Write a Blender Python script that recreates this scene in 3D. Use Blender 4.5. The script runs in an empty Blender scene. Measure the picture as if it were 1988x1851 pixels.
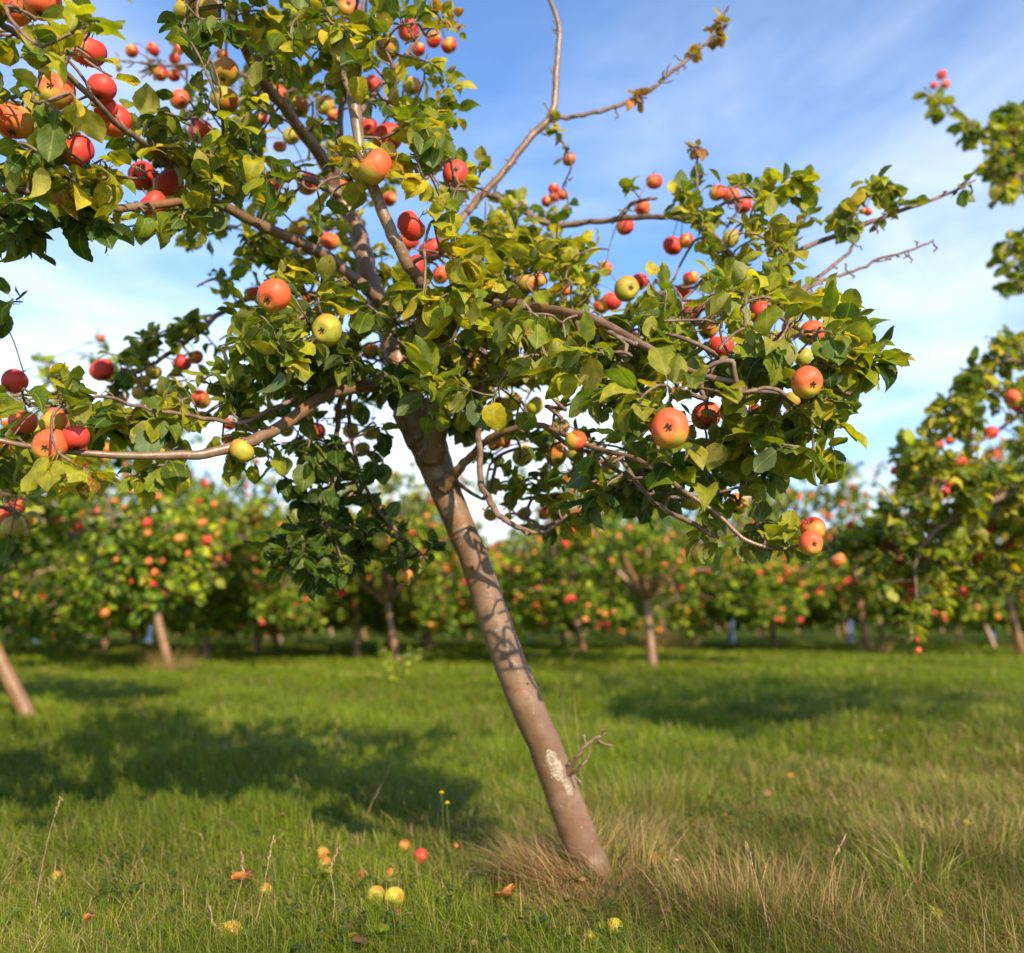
import bpy, math, random
import numpy as np
from mathutils import Vector, Matrix

random.seed(7)
rng = np.random.default_rng(7)
SC = bpy.context.scene
COL = SC.collection

# ------------------------------------------------------------------ camera
F = 1800.0                      # focal length in photo units (1988 wide)
CXp, CYp = 994.0, 925.5
PITCH = math.atan(274.5 / F)
CAMH = 0.67
cam_d = bpy.data.cameras.new("camera")
cam_d.sensor_width = 36.0
cam_d.lens = F / 1988.0 * 36.0
cam_d.clip_start = 0.05
cam_d.clip_end = 2000
cam_d.dof.use_dof = True
cam_d.dof.focus_distance = 1.78
cam_d.dof.aperture_fstop = 2.3
cam = bpy.data.objects.new("camera", cam_d)
COL.objects.link(cam)
cam.location = (0, 0, CAMH)
cam.rotation_euler = (math.pi / 2 + PITCH, 0, 0)
SC.camera = cam

# ------------------------------------------------------------------ light
SUN_EL = math.radians(29)
SUN_AZ = math.radians(154)      # compass-like angle from +Y clockwise: behind the camera, to the right
sun_dir = Vector((math.sin(SUN_AZ) * math.cos(SUN_EL), math.cos(SUN_AZ) * math.cos(SUN_EL), math.sin(SUN_EL)))
sd = bpy.data.lights.new("sun", 'SUN')
sd.energy = 5.0
sd.angle = math.radians(0.5)
sd.color = (1.0, 0.85, 0.63)
sun = bpy.data.objects.new("sun", sd)
COL.objects.link(sun)
sun.rotation_euler = (-sun_dir).to_track_quat('-Z', 'Y').to_euler()

w = bpy.data.worlds.new("World")
SC.world = w
w.use_nodes = True
nt = w.node_tree
nt.nodes.clear()
def N(nt, typ, **kw):
    n = nt.nodes.new(typ)
    for k, v in kw.items():
        setattr(n, k, v)
    return n
def mathn(nt, op, a, b=None, clamp=False):
    n = nt.nodes.new('ShaderNodeMath'); n.operation = op; n.use_clamp = clamp
    for i, v in enumerate((a, b)):
        if v is None: continue
        if isinstance(v, (int, float)): n.inputs[i].default_value = v
        else: nt.links.new(v, n.inputs[i])
    return n.outputs[0]
def mixc(nt, fac, a, b, mode='MIX'):
    n = nt.nodes.new('ShaderNodeMix'); n.data_type = 'RGBA'; n.blend_type = mode
    for s, v in ((n.inputs[0], fac), (n.inputs[6], a), (n.inputs[7], b)):
        if isinstance(v, (int, float)): s.default_value = v
        elif isinstance(v, tuple): s.default_value = (v[0], v[1], v[2], 1)
        else: nt.links.new(v, s)
    return n.outputs[2]
def noise(nt, vec, scale, detail=3, rough=0.5, dist=0.0):
    n = nt.nodes.new('ShaderNodeTexNoise')
    n.inputs['Scale'].default_value = scale; n.inputs['Detail'].default_value = detail
    n.inputs['Roughness'].default_value = rough; n.inputs['Distortion'].default_value = dist
    if vec is not None: nt.links.new(vec, n.inputs['Vector'])
    return n.outputs['Fac']
def mapr(nt, v, a, b, c=0.0, d=1.0, smooth=True):
    n = nt.nodes.new('ShaderNodeMapRange')
    if smooth: n.interpolation_type = 'SMOOTHSTEP'
    nt.links.new(v, n.inputs['Value'])
    for k, x in zip(('From Min', 'From Max', 'To Min', 'To Max'), (a, b, c, d)): n.inputs[k].default_value = x
    return n.outputs['Result']

sky = N(nt, 'ShaderNodeTexSky', sky_type='NISHITA')
sky.sun_disc = False
sky.sun_elevation = SUN_EL
sky.sun_rotation = SUN_AZ
sky.air_density = 1.0; sky.dust_density = 0.6; sky.ozone_density = 1.2
tc = N(nt, 'ShaderNodeTexCoord')
sep = N(nt, 'ShaderNodeSeparateXYZ'); nt.links.new(tc.outputs['Generated'], sep.inputs[0])
zz = mathn(nt, 'ADD', mathn(nt, 'MAXIMUM', sep.outputs['Z'], 0.0), 0.12)
cmb = N(nt, 'ShaderNodeCombineXYZ')
nt.links.new(mathn(nt, 'DIVIDE', sep.outputs['X'], zz), cmb.inputs[0])
nt.links.new(mathn(nt, 'DIVIDE', sep.outputs['Y'], zz), cmb.inputs[1])
mp = N(nt, 'ShaderNodeMapping'); nt.links.new(cmb.outputs[0], mp.inputs[0])
mp.inputs['Rotation'].default_value = (0, 0, math.radians(35)); mp.inputs['Scale'].default_value = (0.8, 0.6, 1.0)
mp.inputs['Location'].default_value = (3.1, 1.7, 0)
c1 = noise(nt, mp.outputs[0], 0.9, 7, 0.58, 0.6)
c2 = noise(nt, mp.outputs[0], 3.2, 5, 0.6, 0.4)
cl = mathn(nt, 'ADD', mathn(nt, 'MULTIPLY', c1, 0.8), mathn(nt, 'MULTIPLY', c2, 0.2))
low = mapr(nt, sep.outputs['Z'], 0.02, 0.62, 0.27, -0.06)
cf = mapr(nt, mathn(nt, 'ADD', cl, low), 0.43, 0.84, 0.05, 0.92)
skycol = mixc(nt, 1.0, sky.outputs[0], (0.84, 1.40, 2.0), 'MULTIPLY')
skyfin = mixc(nt, cf, skycol, (9.6, 10.4, 11.2))
bg = N(nt, 'ShaderNodeBackground'); bg.inputs['Strength'].default_value = 0.085
nt.links.new(skyfin, bg.inputs[0])
out = N(nt, 'ShaderNodeOutputWorld'); nt.links.new(bg.outputs[0], out.inputs[0])

SC.view_settings.view_transform = 'Standard'
SC.view_settings.look = 'None'
SC.view_settings.exposure = 0.68
SC.view_settings.gamma = 1.0
SC.view_settings.use_curve_mapping = False
SC.render.engine = 'CYCLES'
SC.cycles.max_bounces = 6
SC.cycles.diffuse_bounces = 3
SC.cycles.transmission_bounces = 4
SC.cycles.transparent_max_bounces = 4
SC.cycles.use_denoising = True
SC.cycles.sample_clamp_indirect = 4.0

# ------------------------------------------------------------------ geometry of the view
fw = np.array([0, math.cos(PITCH), math.sin(PITCH)])
up = np.array([0, -math.sin(PITCH), math.cos(PITCH)])
rt = np.array([1.0, 0, 0])
CAMP = np.array([0, 0, CAMH])
def at(px, py, Y):
    d = fw + rt * ((px - CXp) / F) + up * ((CYp - py) / F)
    return CAMP + d * (Y / d[1])
def proj(P):
    P = np.atleast_2d(P) - CAMP
    z = P @ fw
    z = np.where(np.abs(z) < 1e-4, 1e-4, z)
    return CXp + F * (P @ rt) / z, CYp - F * (P @ up) / z, z
def gz(x, y):
    x = np.asarray(x, float); y = np.asarray(y, float)
    a = 0.020 * np.sin(0.83 * x + 1.0) * np.cos(0.66 * y + .4) + 0.012 * np.sin(2.3 * x + 1.3 * y) + 0.007 * np.sin(4.9 * x - 3.1 * y + 2) + 0.004 * np.sin(9.1 * x + 7.3 * y)
    return a + 0.004 * np.sin(13 * y - 3 * x)
def ground(px, py):
    d = fw + rt * ((px - CXp) / F) + up * ((CYp - py) / F)
    t = CAMH / -d[2]
    P = CAMP + d * t
    P[2] = gz(P[0], P[1])
    return P

# ------------------------------------------------------------------ object helpers
def empty(name, loc, label, cat, group=None):
    o = bpy.data.objects.new(name, None); COL.objects.link(o); o.location = tuple(loc)
    o.empty_display_size = 0.1
    o['label'] = label; o['category'] = cat
    if group: o['group'] = group
    return o
def link_mesh(name, me, parent=None, loc=None):
    o = bpy.data.objects.new(name, me); COL.objects.link(o)
    if parent is not None: o.parent = parent
    if loc is not None: o.location = tuple(loc)
    return o
class MB:
    """collects vertices, faces of mixed size, per-vertex colour and uv"""
    def __init__(s): s.v = []; s.f = []; s.c = []; s.uv = []; s.n = 0; s.mi = []
    def add(s, v, f, c=None, uv=None, mi=0):
        v = np.asarray(v, float); s.v.append(v)
        s.f.append([np.asarray(q) + s.n for q in f] if isinstance(f, list) else f + s.n)
        k = len(v)
        s.c.append(np.tile(np.array([.5, .5, .5, 1.0]), (k, 1)) if c is None else np.broadcast_to(np.asarray(c, float), (k, 4)))
        s.uv.append(np.zeros((k, 2)) if uv is None else np.asarray(uv, float))
        s.n += k
    def mesh(s, name, mat, origin=(0, 0, 0), smooth=True):
        V = np.concatenate(s.v) - np.asarray(origin, float)
        loops = []; starts = []; tot = 0; totals = []
        for q in s.f:
            if isinstance(q, np.ndarray):
                k = q.shape[1]; loops.append(q.ravel()); totals.append(np.full(len(q), k))
            else:
                for r in q:
                    loops.append(r); totals.append([len(r)])
        loops = np.concatenate(loops).astype(np.int32); totals = np.concatenate(totals).astype(np.int32)
        starts = np.concatenate([[0], np.cumsum(totals)[:-1]]).astype(np.int32)
        me = bpy.data.meshes.new(name)
        me.vertices.add(len(V)); me.vertices.foreach_set('co', V.astype(np.float32).ravel())
        me.loops.add(len(loops)); me.loops.foreach_set('vertex_index', loops)
        me.polygons.add(len(totals)); me.polygons.foreach_set('loop_start', starts)
        try: me.polygons.foreach_set('loop_total', totals)
        except Exception: pass
        ca = me.color_attributes.new('Col', 'FLOAT_COLOR', 'POINT')
        ca.data.foreach_set('color', np.concatenate(s.c).astype(np.float32).ravel())
        ul = me.uv_layers.new(name='UVMap')
        UV = np.concatenate(s.uv)
        ul.data.foreach_set('uv', UV[loops].astype(np.float32).ravel())
        if smooth: me.polygons.foreach_set('use_smooth', np.ones(len(totals), dtype=bool))
        me.update(calc_edges=True)
        me.materials.append(mat)
        return me

def tube(P, R, sides=8, cap=True, bump=0.0, sub=1, seed=0, kink=0.0):
    P = np.asarray(P, float); R = np.asarray(R, float)
    if sub > 1 and len(P) > 1:                         # Catmull-Rom
        n = len(P); Q = np.vstack([2 * P[0] - P[1], P, 2 * P[-1] - P[-2]]); out = []; ro = []
        for i in range(n - 1):
            p0, p1, p2, p3 = Q[i], Q[i + 1], Q[i + 2], Q[i + 3]
            for k in range(sub):
                t = k / sub
                out.append(.5 * ((2 * p1) + (-p0 + p2) * t + (2 * p0 - 5 * p1 + 4 * p2 - p3) * t * t + (-p0 + 3 * p1 - 3 * p2 + p3) * t ** 3))
                ro.append(R[i] * (1 - t) + R[i + 1] * t)
        out.append(P[-1]); ro.append(R[-1]); P = np.array(out); R = np.array(ro)
    n = len(P)
    if kink:
        r_ = np.random.default_rng(seed + 50); K = r_.normal(0, 1, (n, 3)); K = (K + np.roll(K, 1, 0)) * .5; K[0] = K[-1] = 0
        P = P + K * (R[:, None] * kink + .0006)
        if kink > .05: R = R * (1 + .10 * np.abs(K[:, 0]) * (np.arange(n) % 3 == 0))
    T = np.gradient(P, axis=0); T /= np.linalg.norm(T, axis=1)[:, None] + 1e-9
    a = np.array([0.31, 0.95, 0.05]); u = np.cross(T[0], a); u /= np.linalg.norm(u)
    U = []
    for i in range(n):
        u = u - T[i] * (u @ T[i]); u /= np.linalg.norm(u) + 1e-9; U.append(u)
    U = np.array(U); W = np.cross(T, U)
    ang = np.linspace(0, 2 * np.pi, sides, endpoint=False)
    rr = R[:, None] * np.ones(sides)[None]
    if bump:
        s = np.arange(n)[:, None]
        rr = rr * (1 + bump * (np.sin(ang[None] * 2 + s * .21 + seed) * .6 + np.sin(ang[None] * 3 - s * .37 + seed * 2) * .4 + .5 * np.sin(s * .9 + seed + ang[None])))
    V = P[:, None] + rr[..., None] * (np.cos(ang)[None, :, None] * U[:, None] + np.sin(ang)[None, :, None] * W[:, None])
    V = V.reshape(-1, 3)
    i = np.arange(n - 1)[:, None] * sides; j = np.arange(sides)[None]; jn = (j + 1) % sides
    Fq = np.stack([i + j, i + jn, i + sides + jn, i + sides + j], -1).reshape(-1, 4)
    f = [q for q in Fq] if False else Fq
    if cap:
        V = np.vstack([V, P[-1] + T[-1] * R[-1] * .5, P[0]])
        k = (n - 1) * sides
        tri = np.array([[k + a_, k + (a_ + 1) % sides, n * sides, n * sides] for a_ in range(sides)])
        tri2 = np.array([[(a_ + 1) % sides, a_, n * sides + 1, n * sides + 1] for a_ in range(sides)])
        return V, Fq, np.vstack([tri[:, :3], tri2[:, :3]])
    return V, Fq, None
def add_tube(mb, *a, col=None, **k):
    V, Fq, tr = tube(*a, **k)
    n0 = mb.n
    mb.add(V, Fq, col)
    if tr is not None: mb.f.append(tr + n0)

# ------------------------------------------------------------------ materials
def newmat(name):
    m = bpy.data.materials.new(name); m.use_nodes = True
    t = m.node_tree; t.nodes.clear()
    return m, t
def principled(t, col, rough=.6, spec=.4, bump=None, bstr=.3, bdist=.002):
    p = N(t, 'ShaderNodeBsdfPrincipled')
    if isinstance(col, tuple): p.inputs['Base Color'].default_value = (*col, 1)
    else: t.links.new(col, p.inputs['Base Color'])
    if isinstance(rough, (int, float)): p.inputs['Roughness'].default_value = rough
    else: t.links.new(rough, p.inputs['Roughness'])
    p.inputs['Specular IOR Level'].default_value = spec
    if bump is not None:
        b = N(t, 'ShaderNodeBump'); b.inputs['Strength'].default_value = bstr; b.inputs['Distance'].default_value = bdist
        t.links.new(bump, b.inputs['Height']); t.links.new(b.outputs[0], p.inputs['Normal'])
    return p
def finish(t, sh):
    o = N(t, 'ShaderNodeOutputMaterial'); t.links.new(sh, o.inputs['Surface'])

def leaf_material(name, detail=True, transl=0.38):
    m, t = newmat(name)
    at_ = N(t, 'ShaderNodeAttribute', attribute_name='Col')
    col = at_.outputs['Color']; spot = at_.outputs['Alpha']
    if not detail: col = mixc(t, 1.0, col, (.90, 1.10, 1.1), 'MULTIPLY')     # the trees behind are of a greener kind
    uv = N(t, 'ShaderNodeUVMap'); sp = N(t, 'ShaderNodeSeparateXYZ'); t.links.new(uv.outputs[0], sp.inputs[0])
    geo = N(t, 'ShaderNodeNewGeometry')
    bump = None
    if detail:
        x = mathn(t, 'ABSOLUTE', sp.outputs[0]); y = sp.outputs[1]
        rib = mapr(t, x, 0.012, 0.03, 1.0, 0.0)
        ph = mathn(t, 'MULTIPLY', mathn(t, 'SUBTRACT', y, mathn(t, 'MULTIPLY', x, 1.1)), 8.0)
        fr = mathn(t, 'ABSOLUTE', mathn(t, 'SUBTRACT', mathn(t, 'FRACT', ph), 0.5))
        vein = mapr(t, fr, 0.0, 0.10, 1.0, 0.0)
        n1 = noise(t, geo.outputs['Position'], 55, 3, .6)
        n2 = noise(t, geo.outputs['Position'], 150, 2, .6)
        col = mixc(t, mapr(t, n1, .35, .65), mixc(t, 1.0, col, (.72, .78, .7), 'MULTIPLY'), mixc(t, 1.0, col, (1.25, 1.15, 1.1), 'MULTIPLY'))
        ribc = mixc(t, .5, col, (.36, .40, .12))
        col = mixc(t, mathn(t, 'MULTIPLY', mathn(t, 'MAXIMUM', rib, mathn(t, 'MULTIPLY', vein, .35)), .7), col, ribc)
        # rusty spots, more of them on leaves with a high spot value, with a dry margin
        edge = mapr(t, x, .22, .36)
        sv = mathn(t, 'ADD', mathn(t, 'ADD', mathn(t, 'MULTIPLY', n1, .55), mathn(t, 'MULTIPLY', n2, .45)), mathn(t, 'ADD', mathn(t, 'MULTIPLY', spot, .22), mathn(t, 'MULTIPLY', mathn(t, 'MULTIPLY', edge, spot), .12)))
        sm = mapr(t, sv, .68, .74)
        col = mixc(t, mathn(t, 'MULTIPLY', sm, .85), col, (.22, .055, .02))
        bump = mathn(t, 'ADD', mathn(t, 'MULTIPLY', vein, -.5), mathn(t, 'MULTIPLY', n1, .8))
    back = mixc(t, .45 if detail else .2, mixc(t, 1.0, col, (1.25, 1.15, 1.3), 'MULTIPLY'), (.20, .25, .12))
    colf = mixc(t, geo.outputs['Backfacing'], col, back)
    p = principled(t, colf, .50, .24, bump, .45, .0015)
    tr = N(t, 'ShaderNodeBsdfTranslucent')
    t.links.new(mixc(t, 1.0, col, (1.9, 1.9, .45), 'MULTIPLY'), tr.inputs[0])
    mx = N(t, 'ShaderNodeMixShader'); mx.inputs[0].default_value = transl
    t.links.new(p.outputs[0], mx.inputs[1]); t.links.new(tr.outputs[0], mx.inputs[2])
    finish(t, mx.outputs[0])
    return m
M_LEAF = leaf_material('apple_leaf')
M_LEAFBG = leaf_material('apple_leaf_far', False, .38)

def apple_material(name, blush, lo, ripe, green):
    m, t = newmat(name)
    tc = N(t, 'ShaderNodeTexCoord'); oi = N(t, 'ShaderNodeObjectInfo')
    # object +X is the sunny cheek of the fruit
    mv = N(t, 'ShaderNodeVectorMath', operation='ADD')
    t.links.new(tc.outputs['Object'], mv.inputs[0])
    rv = N(t, 'ShaderNodeVectorMath', operation='SCALE'); rv.inputs[0].default_value = (3.1, 7.7, 5.3)
    t.links.new(oi.outputs['Random'], rv.inputs['Scale']); t.links.new(rv.outputs[0], mv.inputs[1])
    nrm = N(t, 'ShaderNodeVectorMath', operation='NORMALIZE'); t.links.new(tc.outputs['Object'], nrm.inputs[0])
    sp = N(t, 'ShaderNodeSeparateXYZ'); t.links.new(nrm.outputs[0], sp.inputs[0])
    n1 = noise(t, mv.outputs[0], 1.3, 3, .6)
    stre = N(t, 'ShaderNodeMapping'); stre.inputs['Scale'].default_value = (6, 6, .9); t.links.new(mv.outputs[0], stre.inputs[0])
    n2 = noise(t, stre.outputs[0], 1.6, 3, .6)
    v = mathn(t, 'ADD', sp.outputs[0], mathn(t, 'MULTIPLY', mathn(t, 'SUBTRACT', n1, .5), 1.5))
    v = mathn(t, 'ADD', v, mathn(t, 'MULTIPLY', mathn(t, 'SUBTRACT', n2, .5), 1.3))
    v = mathn(t, 'ADD', v, mathn(t, 'MULTIPLY', mathn(t, 'SUBTRACT', oi.outputs['Random'], .5), .5))
    f = mapr(t, v, lo - .55, lo + .6)
    base = mixc(t, mapr(t, n1, .35, .65), green, ripe)
    r = N(t, 'ShaderNodeValToRGB'); t.links.new(f, r.inputs[0])
    col = mixc(t, f, base, blush)
    vo = N(t, 'ShaderNodeTexVoronoi'); vo.inputs['Scale'].default_value = 9.0; t.links.new(mv.outputs[0], vo.inputs['Vector'])
    dots = mapr(t, vo.outputs['Distance'], .03, .09, 1, 0)
    col = mixc(t, mathn(t, 'MULTIPLY', dots, .35), col, (.55, .38, .16))
    # russet round the stem and eye
    rus = mathn(t, 'MULTIPLY', mapr(t, mathn(t, 'ABSOLUTE', sp.outputs[2]), .90, 1.0), .45)
    col = mixc(t, rus, col, (.26, .17, .05))
    p = principled(t, col, mapr(t, n2, .3, .7, .42, .60), .35, n2, .08, .02)
    p.inputs['Subsurface Weight'].default_value = 0.0
    finish(t, p.outputs[0])
    return m
M_AP = {
 'r': apple_material('apple_skin_red', (.60, .052, .034), -.75, (.62, .25, .04), (.38, .30, .04)),
 'o': apple_material('apple_skin_orange', (.66, .105, .038), -.30, (.58, .30, .035), (.36, .32, .04)),
 'g': apple_material('apple_skin_green', (.55, .16, .03), .75, (.46, .34, .035), (.26, .28, .035)),
 'y': apple_material('apple_skin_yellow', (.60, .25, .04), .95, (.58, .48, .04), (.46, .46, .04)),
}
def simple(name, col, rough=.7, spec=.3, nscale=None, col2=None, bstr=.4):
    m, t = newmat(name)
    b = None; c = col
    if nscale:
        tc = N(t, 'ShaderNodeTexCoord'); n = noise(t, tc.outputs['Object'], nscale, 4, .6)
        c = mixc(t, mapr(t, n, .35, .65), col, col2 or tuple(x * .6 for x in col)); b = n
    p = principled(t, c, rough, spec, b, bstr, .003)
    finish(t, p.outputs[0]); return m
M_CALYX = simple('dry_calyx', (.07, .045, .025), .9, .1)
M_STEM = simple('fruit_stem', (.16, .12, .05), .8, .2)
M_GUARD = simple('blue_plastic', (.06, .11, .26), .5, .4, 6, (.10, .15, .32))
M_SEED = simple('dry_seed_head', (.42, .30, .16), .8, .2, 90, (.28, .16, .09))
M_PETAL = simple('yellow_petal', (.78, .58, .02), .6, .3)
M_DEAD = simple('dead_leaf', (.50, .16, .035), .7, .3, 60, (.30, .11, .04))
M_TANLEAF = simple('tan_leaf', (.50, .34, .17), .7, .3, 60, (.36, .2, .1))

def bark_material(name, hero=False, gain=(1, 1, 1)):
    m, t = newmat(name)
    geo = N(t, 'ShaderNodeNewGeometry'); pos = geo.outputs['Position']
    tc = N(t, 'ShaderNodeTexCoord')
    P = pos if hero else tc.outputs['Object']
    n1 = noise(t, P, 7, 4, .6)
    n2 = noise(t, P, 38, 4, .65)
    n3 = noise(t, P, 220, 3, .6)
    ring = N(t, 'ShaderNodeMapping'); ring.inputs['Rotation'].default_value = (0, math.radians(-14), 0); ring.inputs['Scale'].default_value = (5, 5, 60)
    t.links.new(P, ring.inputs[0]); nr = noise(t, ring.outputs[0], 1.0, 3, .55, .4)
    c = mixc(t, mapr(t, n1, .36, .62), (.165, .090, .050), (.225, .140, .088))
    c = mixc(t, mapr(t, n2, .45, .68), c, (.150, .078, .044))
    c = mixc(t, mathn(t, 'MULTIPLY', mapr(t, noise(t, P, 14, 3, .6, .5), .55, .68), .55), c, (.27, .115, .05))   # rusty orange where the skin has rubbed
    c = mixc(t, mathn(t, 'MULTIPLY', mapr(t, nr, .62, .72), .18), c, (.32, .25, .20))
    c = mixc(t, mathn(t, 'MULTIPLY', mapr(t, nr, .30, .24), .65), c, (.09, .06, .04))
    c = mixc(t, mathn(t, 'MULTIPLY', mapr(t, n3, .60, .72), .35), c, (.12, .08, .05))
    vo = N(t, 'ShaderNodeTexVoronoi'); vo.inputs['Scale'].default_value = 48; t.links.new(P, vo.inputs['Vector'])
    c = mixc(t, mathn(t, 'MULTIPLY', mapr(t, vo.outputs['Distance'], .10, .16, 1, 0), .5), c, (.36, .27, .2))  # breathing pores
    green = mapr(t, noise(t, P, 11, 3, .6), .58, .74)
    c = mixc(t, mathn(t, 'MULTIPLY', green, .35), c, (.15, .15, .05))
    hgt = mathn(t, 'ADD', mathn(t, 'MULTIPLY', n2, .5), mathn(t, 'ADD', mathn(t, 'MULTIPLY', n3, .3), mathn(t, 'MULTIPLY', nr, .3)))
    if hero:    # two pale flaked scars low on the trunk
        msk = None
        for (px, py, Y, sx, sz) in ((1077, 1487, YBARK, .022, .048), (1103, 1530, YBARK, .012, .030)):
            q = at(px, py, Y)
            v = N(t, 'ShaderNodeVectorMath', operation='SUBTRACT'); t.links.new(pos, v.inputs[0]); v.inputs[1].default_value = tuple(q)
            ro = N(t, 'ShaderNodeMapping'); ro.inputs['Rotation'].default_value = (0, math.radians(22), 0); t.links.new(v.outputs[0], ro.inputs[0])
            s = N(t, 'ShaderNodeVectorMath', operation='DIVIDE'); t.links.new(ro.outputs[0], s.inputs[0]); s.inputs[1].default_value = (sx, .06, sz)
            l = N(t, 'ShaderNodeVectorMath', operation='LENGTH'); t.links.new(s.outputs[0], l.inputs[0])
            mk = mapr(t, mathn(t, 'ADD', l.outputs['Value'], mathn(t, 'MULTIPLY', mathn(t, 'SUBTRACT', noise(t, pos, 60, 3, .6), .5), 1.1)), .80, .86, 1, 0)
            msk = mk if msk is None else mathn(t, 'MAXIMUM', msk, mk)
        cr = noise(t, pos, 160, 3, .7)
        c = mixc(t, msk, c, mixc(t, mapr(t, cr, .42, .62), (.20, .14, .09), (.44, .37, .28)))
        hgt = mathn(t, 'ADD', hgt, mathn(t, 'MULTIPLY', msk, mathn(t, 'MULTIPLY', cr, 1.6)))
    if not hero: c = mixc(t, 1.0, c, (1.25, 1.18, 1.05), 'MULTIPLY')  # bark of the other trees lightened to stand in for sun on their trunks
    p = principled(t, c, .38, .6, hgt, .55, .004)
    finish(t, p.outputs[0]); return m
YBARK = ground(1158, 1712)[1] - .075
M_BARK = bark_material('apple_bark', True)
M_BARKBG = bark_material('apple_bark_far')
def twig_material():
    m, t = newmat('twig_bark'); tc = N(t, 'ShaderNodeTexCoord')
    n = noise(t, tc.outputs['Object'], 45, 3, .6)
    c = mixc(t, mapr(t, n, .4, .6), (.135, .08, .055), (.21, .14, .105))
    p = principled(t, c, .7, .3, n, .5, .002); finish(t, p.outputs[0]); return m
M_TWIG = twig_material()
def grass_material():
    m, t = newmat('grass_blades')
    a = N(t, 'ShaderNodeAttribute', attribute_name='Col')
    p = principled(t, a.outputs['Color'], .5, .25)
    tr = N(t, 'ShaderNodeBsdfTranslucent'); t.links.new(mixc(t, 1.0, a.outputs['Color'], (1.5, 1.5, .8), 'MULTIPLY'), tr.inputs[0])
    mx = N(t, 'ShaderNodeMixShader'); mx.inputs[0].default_value = .3
    t.links.new(p.outputs[0], mx.inputs[1]); t.links.new(tr.outputs[0], mx.inputs[2]); finish(t, mx.outputs[0]); return m
M_GRASS = grass_material()
def ground_material():
    m, t = newmat('orchard_turf')
    geo = N(t, 'ShaderNodeNewGeometry'); pos = geo.outputs['Position']
    n1 = noise(t, pos, .45, 4, .6, .3); n2 = noise(t, pos, 3.5, 4, .65); n3 = noise(t, pos, 45, 3, .7)
    c = mixc(t, mapr(t, n1, .38, .62), (.095, .165, .010), (.200, .220, .018))
    c = mixc(t, mathn(t, 'MULTIPLY', mapr(t, n2, .52, .68), .6), c, (.24, .20, .07))
    c = mixc(t, mapr(t, n3, .35, .60, .55, 0), c, (.05, .05, .015))
    p = principled(t, c, .9, .1, mathn(t, 'ADD', n3, mathn(t, 'MULTIPLY', n2, 2.0)), .8, .03); finish(t, p.outputs[0]); return m
M_GROUND = ground_material()

# ------------------------------------------------------------------ leaves
def leaf_template(rows, half, curl, fold, wave, seed, hw=.33, serr=True):
    r_ = np.random.default_rng(seed)
    cols = {1: [-1, 0, 1], 2: [-1, -.5, 0, .5, 1]}[half]
    V = []; UV = []
    tw = r_.uniform(-.5, .5)
    ys = np.linspace(0, 1, rows)
    py = pz = 0.0; th = -.15; prev = 0
    for i, t in enumerate(ys):
        th = -.2 + curl * t
        dy = (t - prev); prev = t
        py += dy * math.cos(th); pz -= dy * math.sin(th)
        wd = 1.1 * hw * max(0.0, math.sin(math.pi * min(1, t ** .82))) ** .72
        if i == 0: wd = .012
        if t > .8: wd *= 1 - .28 * (t - .8) / .2
        if i == rows - 1: wd = .004
        if serr and 0 < i < rows - 1: wd *= 1 + (.05 if i % 2 else -.03)
        a = tw * t
        for c in cols:
            x = c * wd
            z = fold * abs(x) - (.9 * x * x if half == 2 else 0) + wave * abs(c) * math.sin(t * 8 + (seed + (1.5 if c > 0 else 0)))
            V.append((x * math.cos(a) - z * math.sin(a), py, pz + x * math.sin(a) + z * math.cos(a)))
            UV.append((x, t))
    k = len(cols); Fq = []
    for i in range(rows - 1):
        for j in range(k - 1):
            Fq.append((i * k + j, i * k + j + 1, (i + 1) * k + j + 1, (i + 1) * k + j))
    return np.array(V), np.array(Fq), np.array(UV)
def with_petiole(T):
    V, Fq, UV = T; n = len(V)
    pv = []
    for y, z in ((-.38, -.10), (-.2, -.02), (0.02, 0)):
        pv += [(-.014, y, z), (.014, y, z), (0, y, z - .02)]
    f = []
    for i in range(2):
        for a, b in ((0, 1), (1, 2), (2, 0)):
            f.append((n + i * 3 + a, n + i * 3 + b, n + i * 3 + 3 + b, n + i * 3 + 3 + a))
    return np.vstack([V, pv]), np.vstack([Fq, f]), np.vstack([UV, [(0, .5)] * 9])
T_HI = [with_petiole(leaf_template(11, 2, c, f, wv, s, hw)) for c, f, wv, s, hw in
        ((.5, .35, .02, 1, .33), (1.0, .55, .03, 2, .30), (.2, .8, .02, 3, .31), (1.5, .4, .04, 4, .33), (.7, .1, .05, 5, .36), (-.3, .6, .03, 6, .30), (1.9, .9, .03, 7, .30), (.4, .25, .06, 8, .38))]
T_LO = [leaf_template(4, 1, c, f, 0, s, .36, False) for c, f, s in ((.5, .4, 1), (1.2, .6, 2), (.1, .3, 3))]
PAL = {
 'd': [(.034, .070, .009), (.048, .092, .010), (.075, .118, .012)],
 'm': [(.110, .158, .009), (.165, .205, .010), (.215, .232, .014)],
 'l': [(.310, .315, .014), (.390, .350, .014), (.320, .285, .026)],
 'y': [(.420, .360, .025), (.500, .380, .030), (.360, .340, .030)],
 'o': [(.420, .170, .040), (.360, .200, .050), (.300, .130, .045)],
 'b': [(.220, .110, .055), (.300, .170, .090), (.160, .080, .040)],
}
MIXES = {'g': ('ddmmmmmll', .35), 'm': ('ddmmmmlly', .5), 'l': ('dmmmmlllly', .6), 'Y': ('mllyyyy', .9), 'O': ('lyooobb', 1.1), 'B': ('obbbl', .9), 'D': ('ddddddm', .2)}
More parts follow.
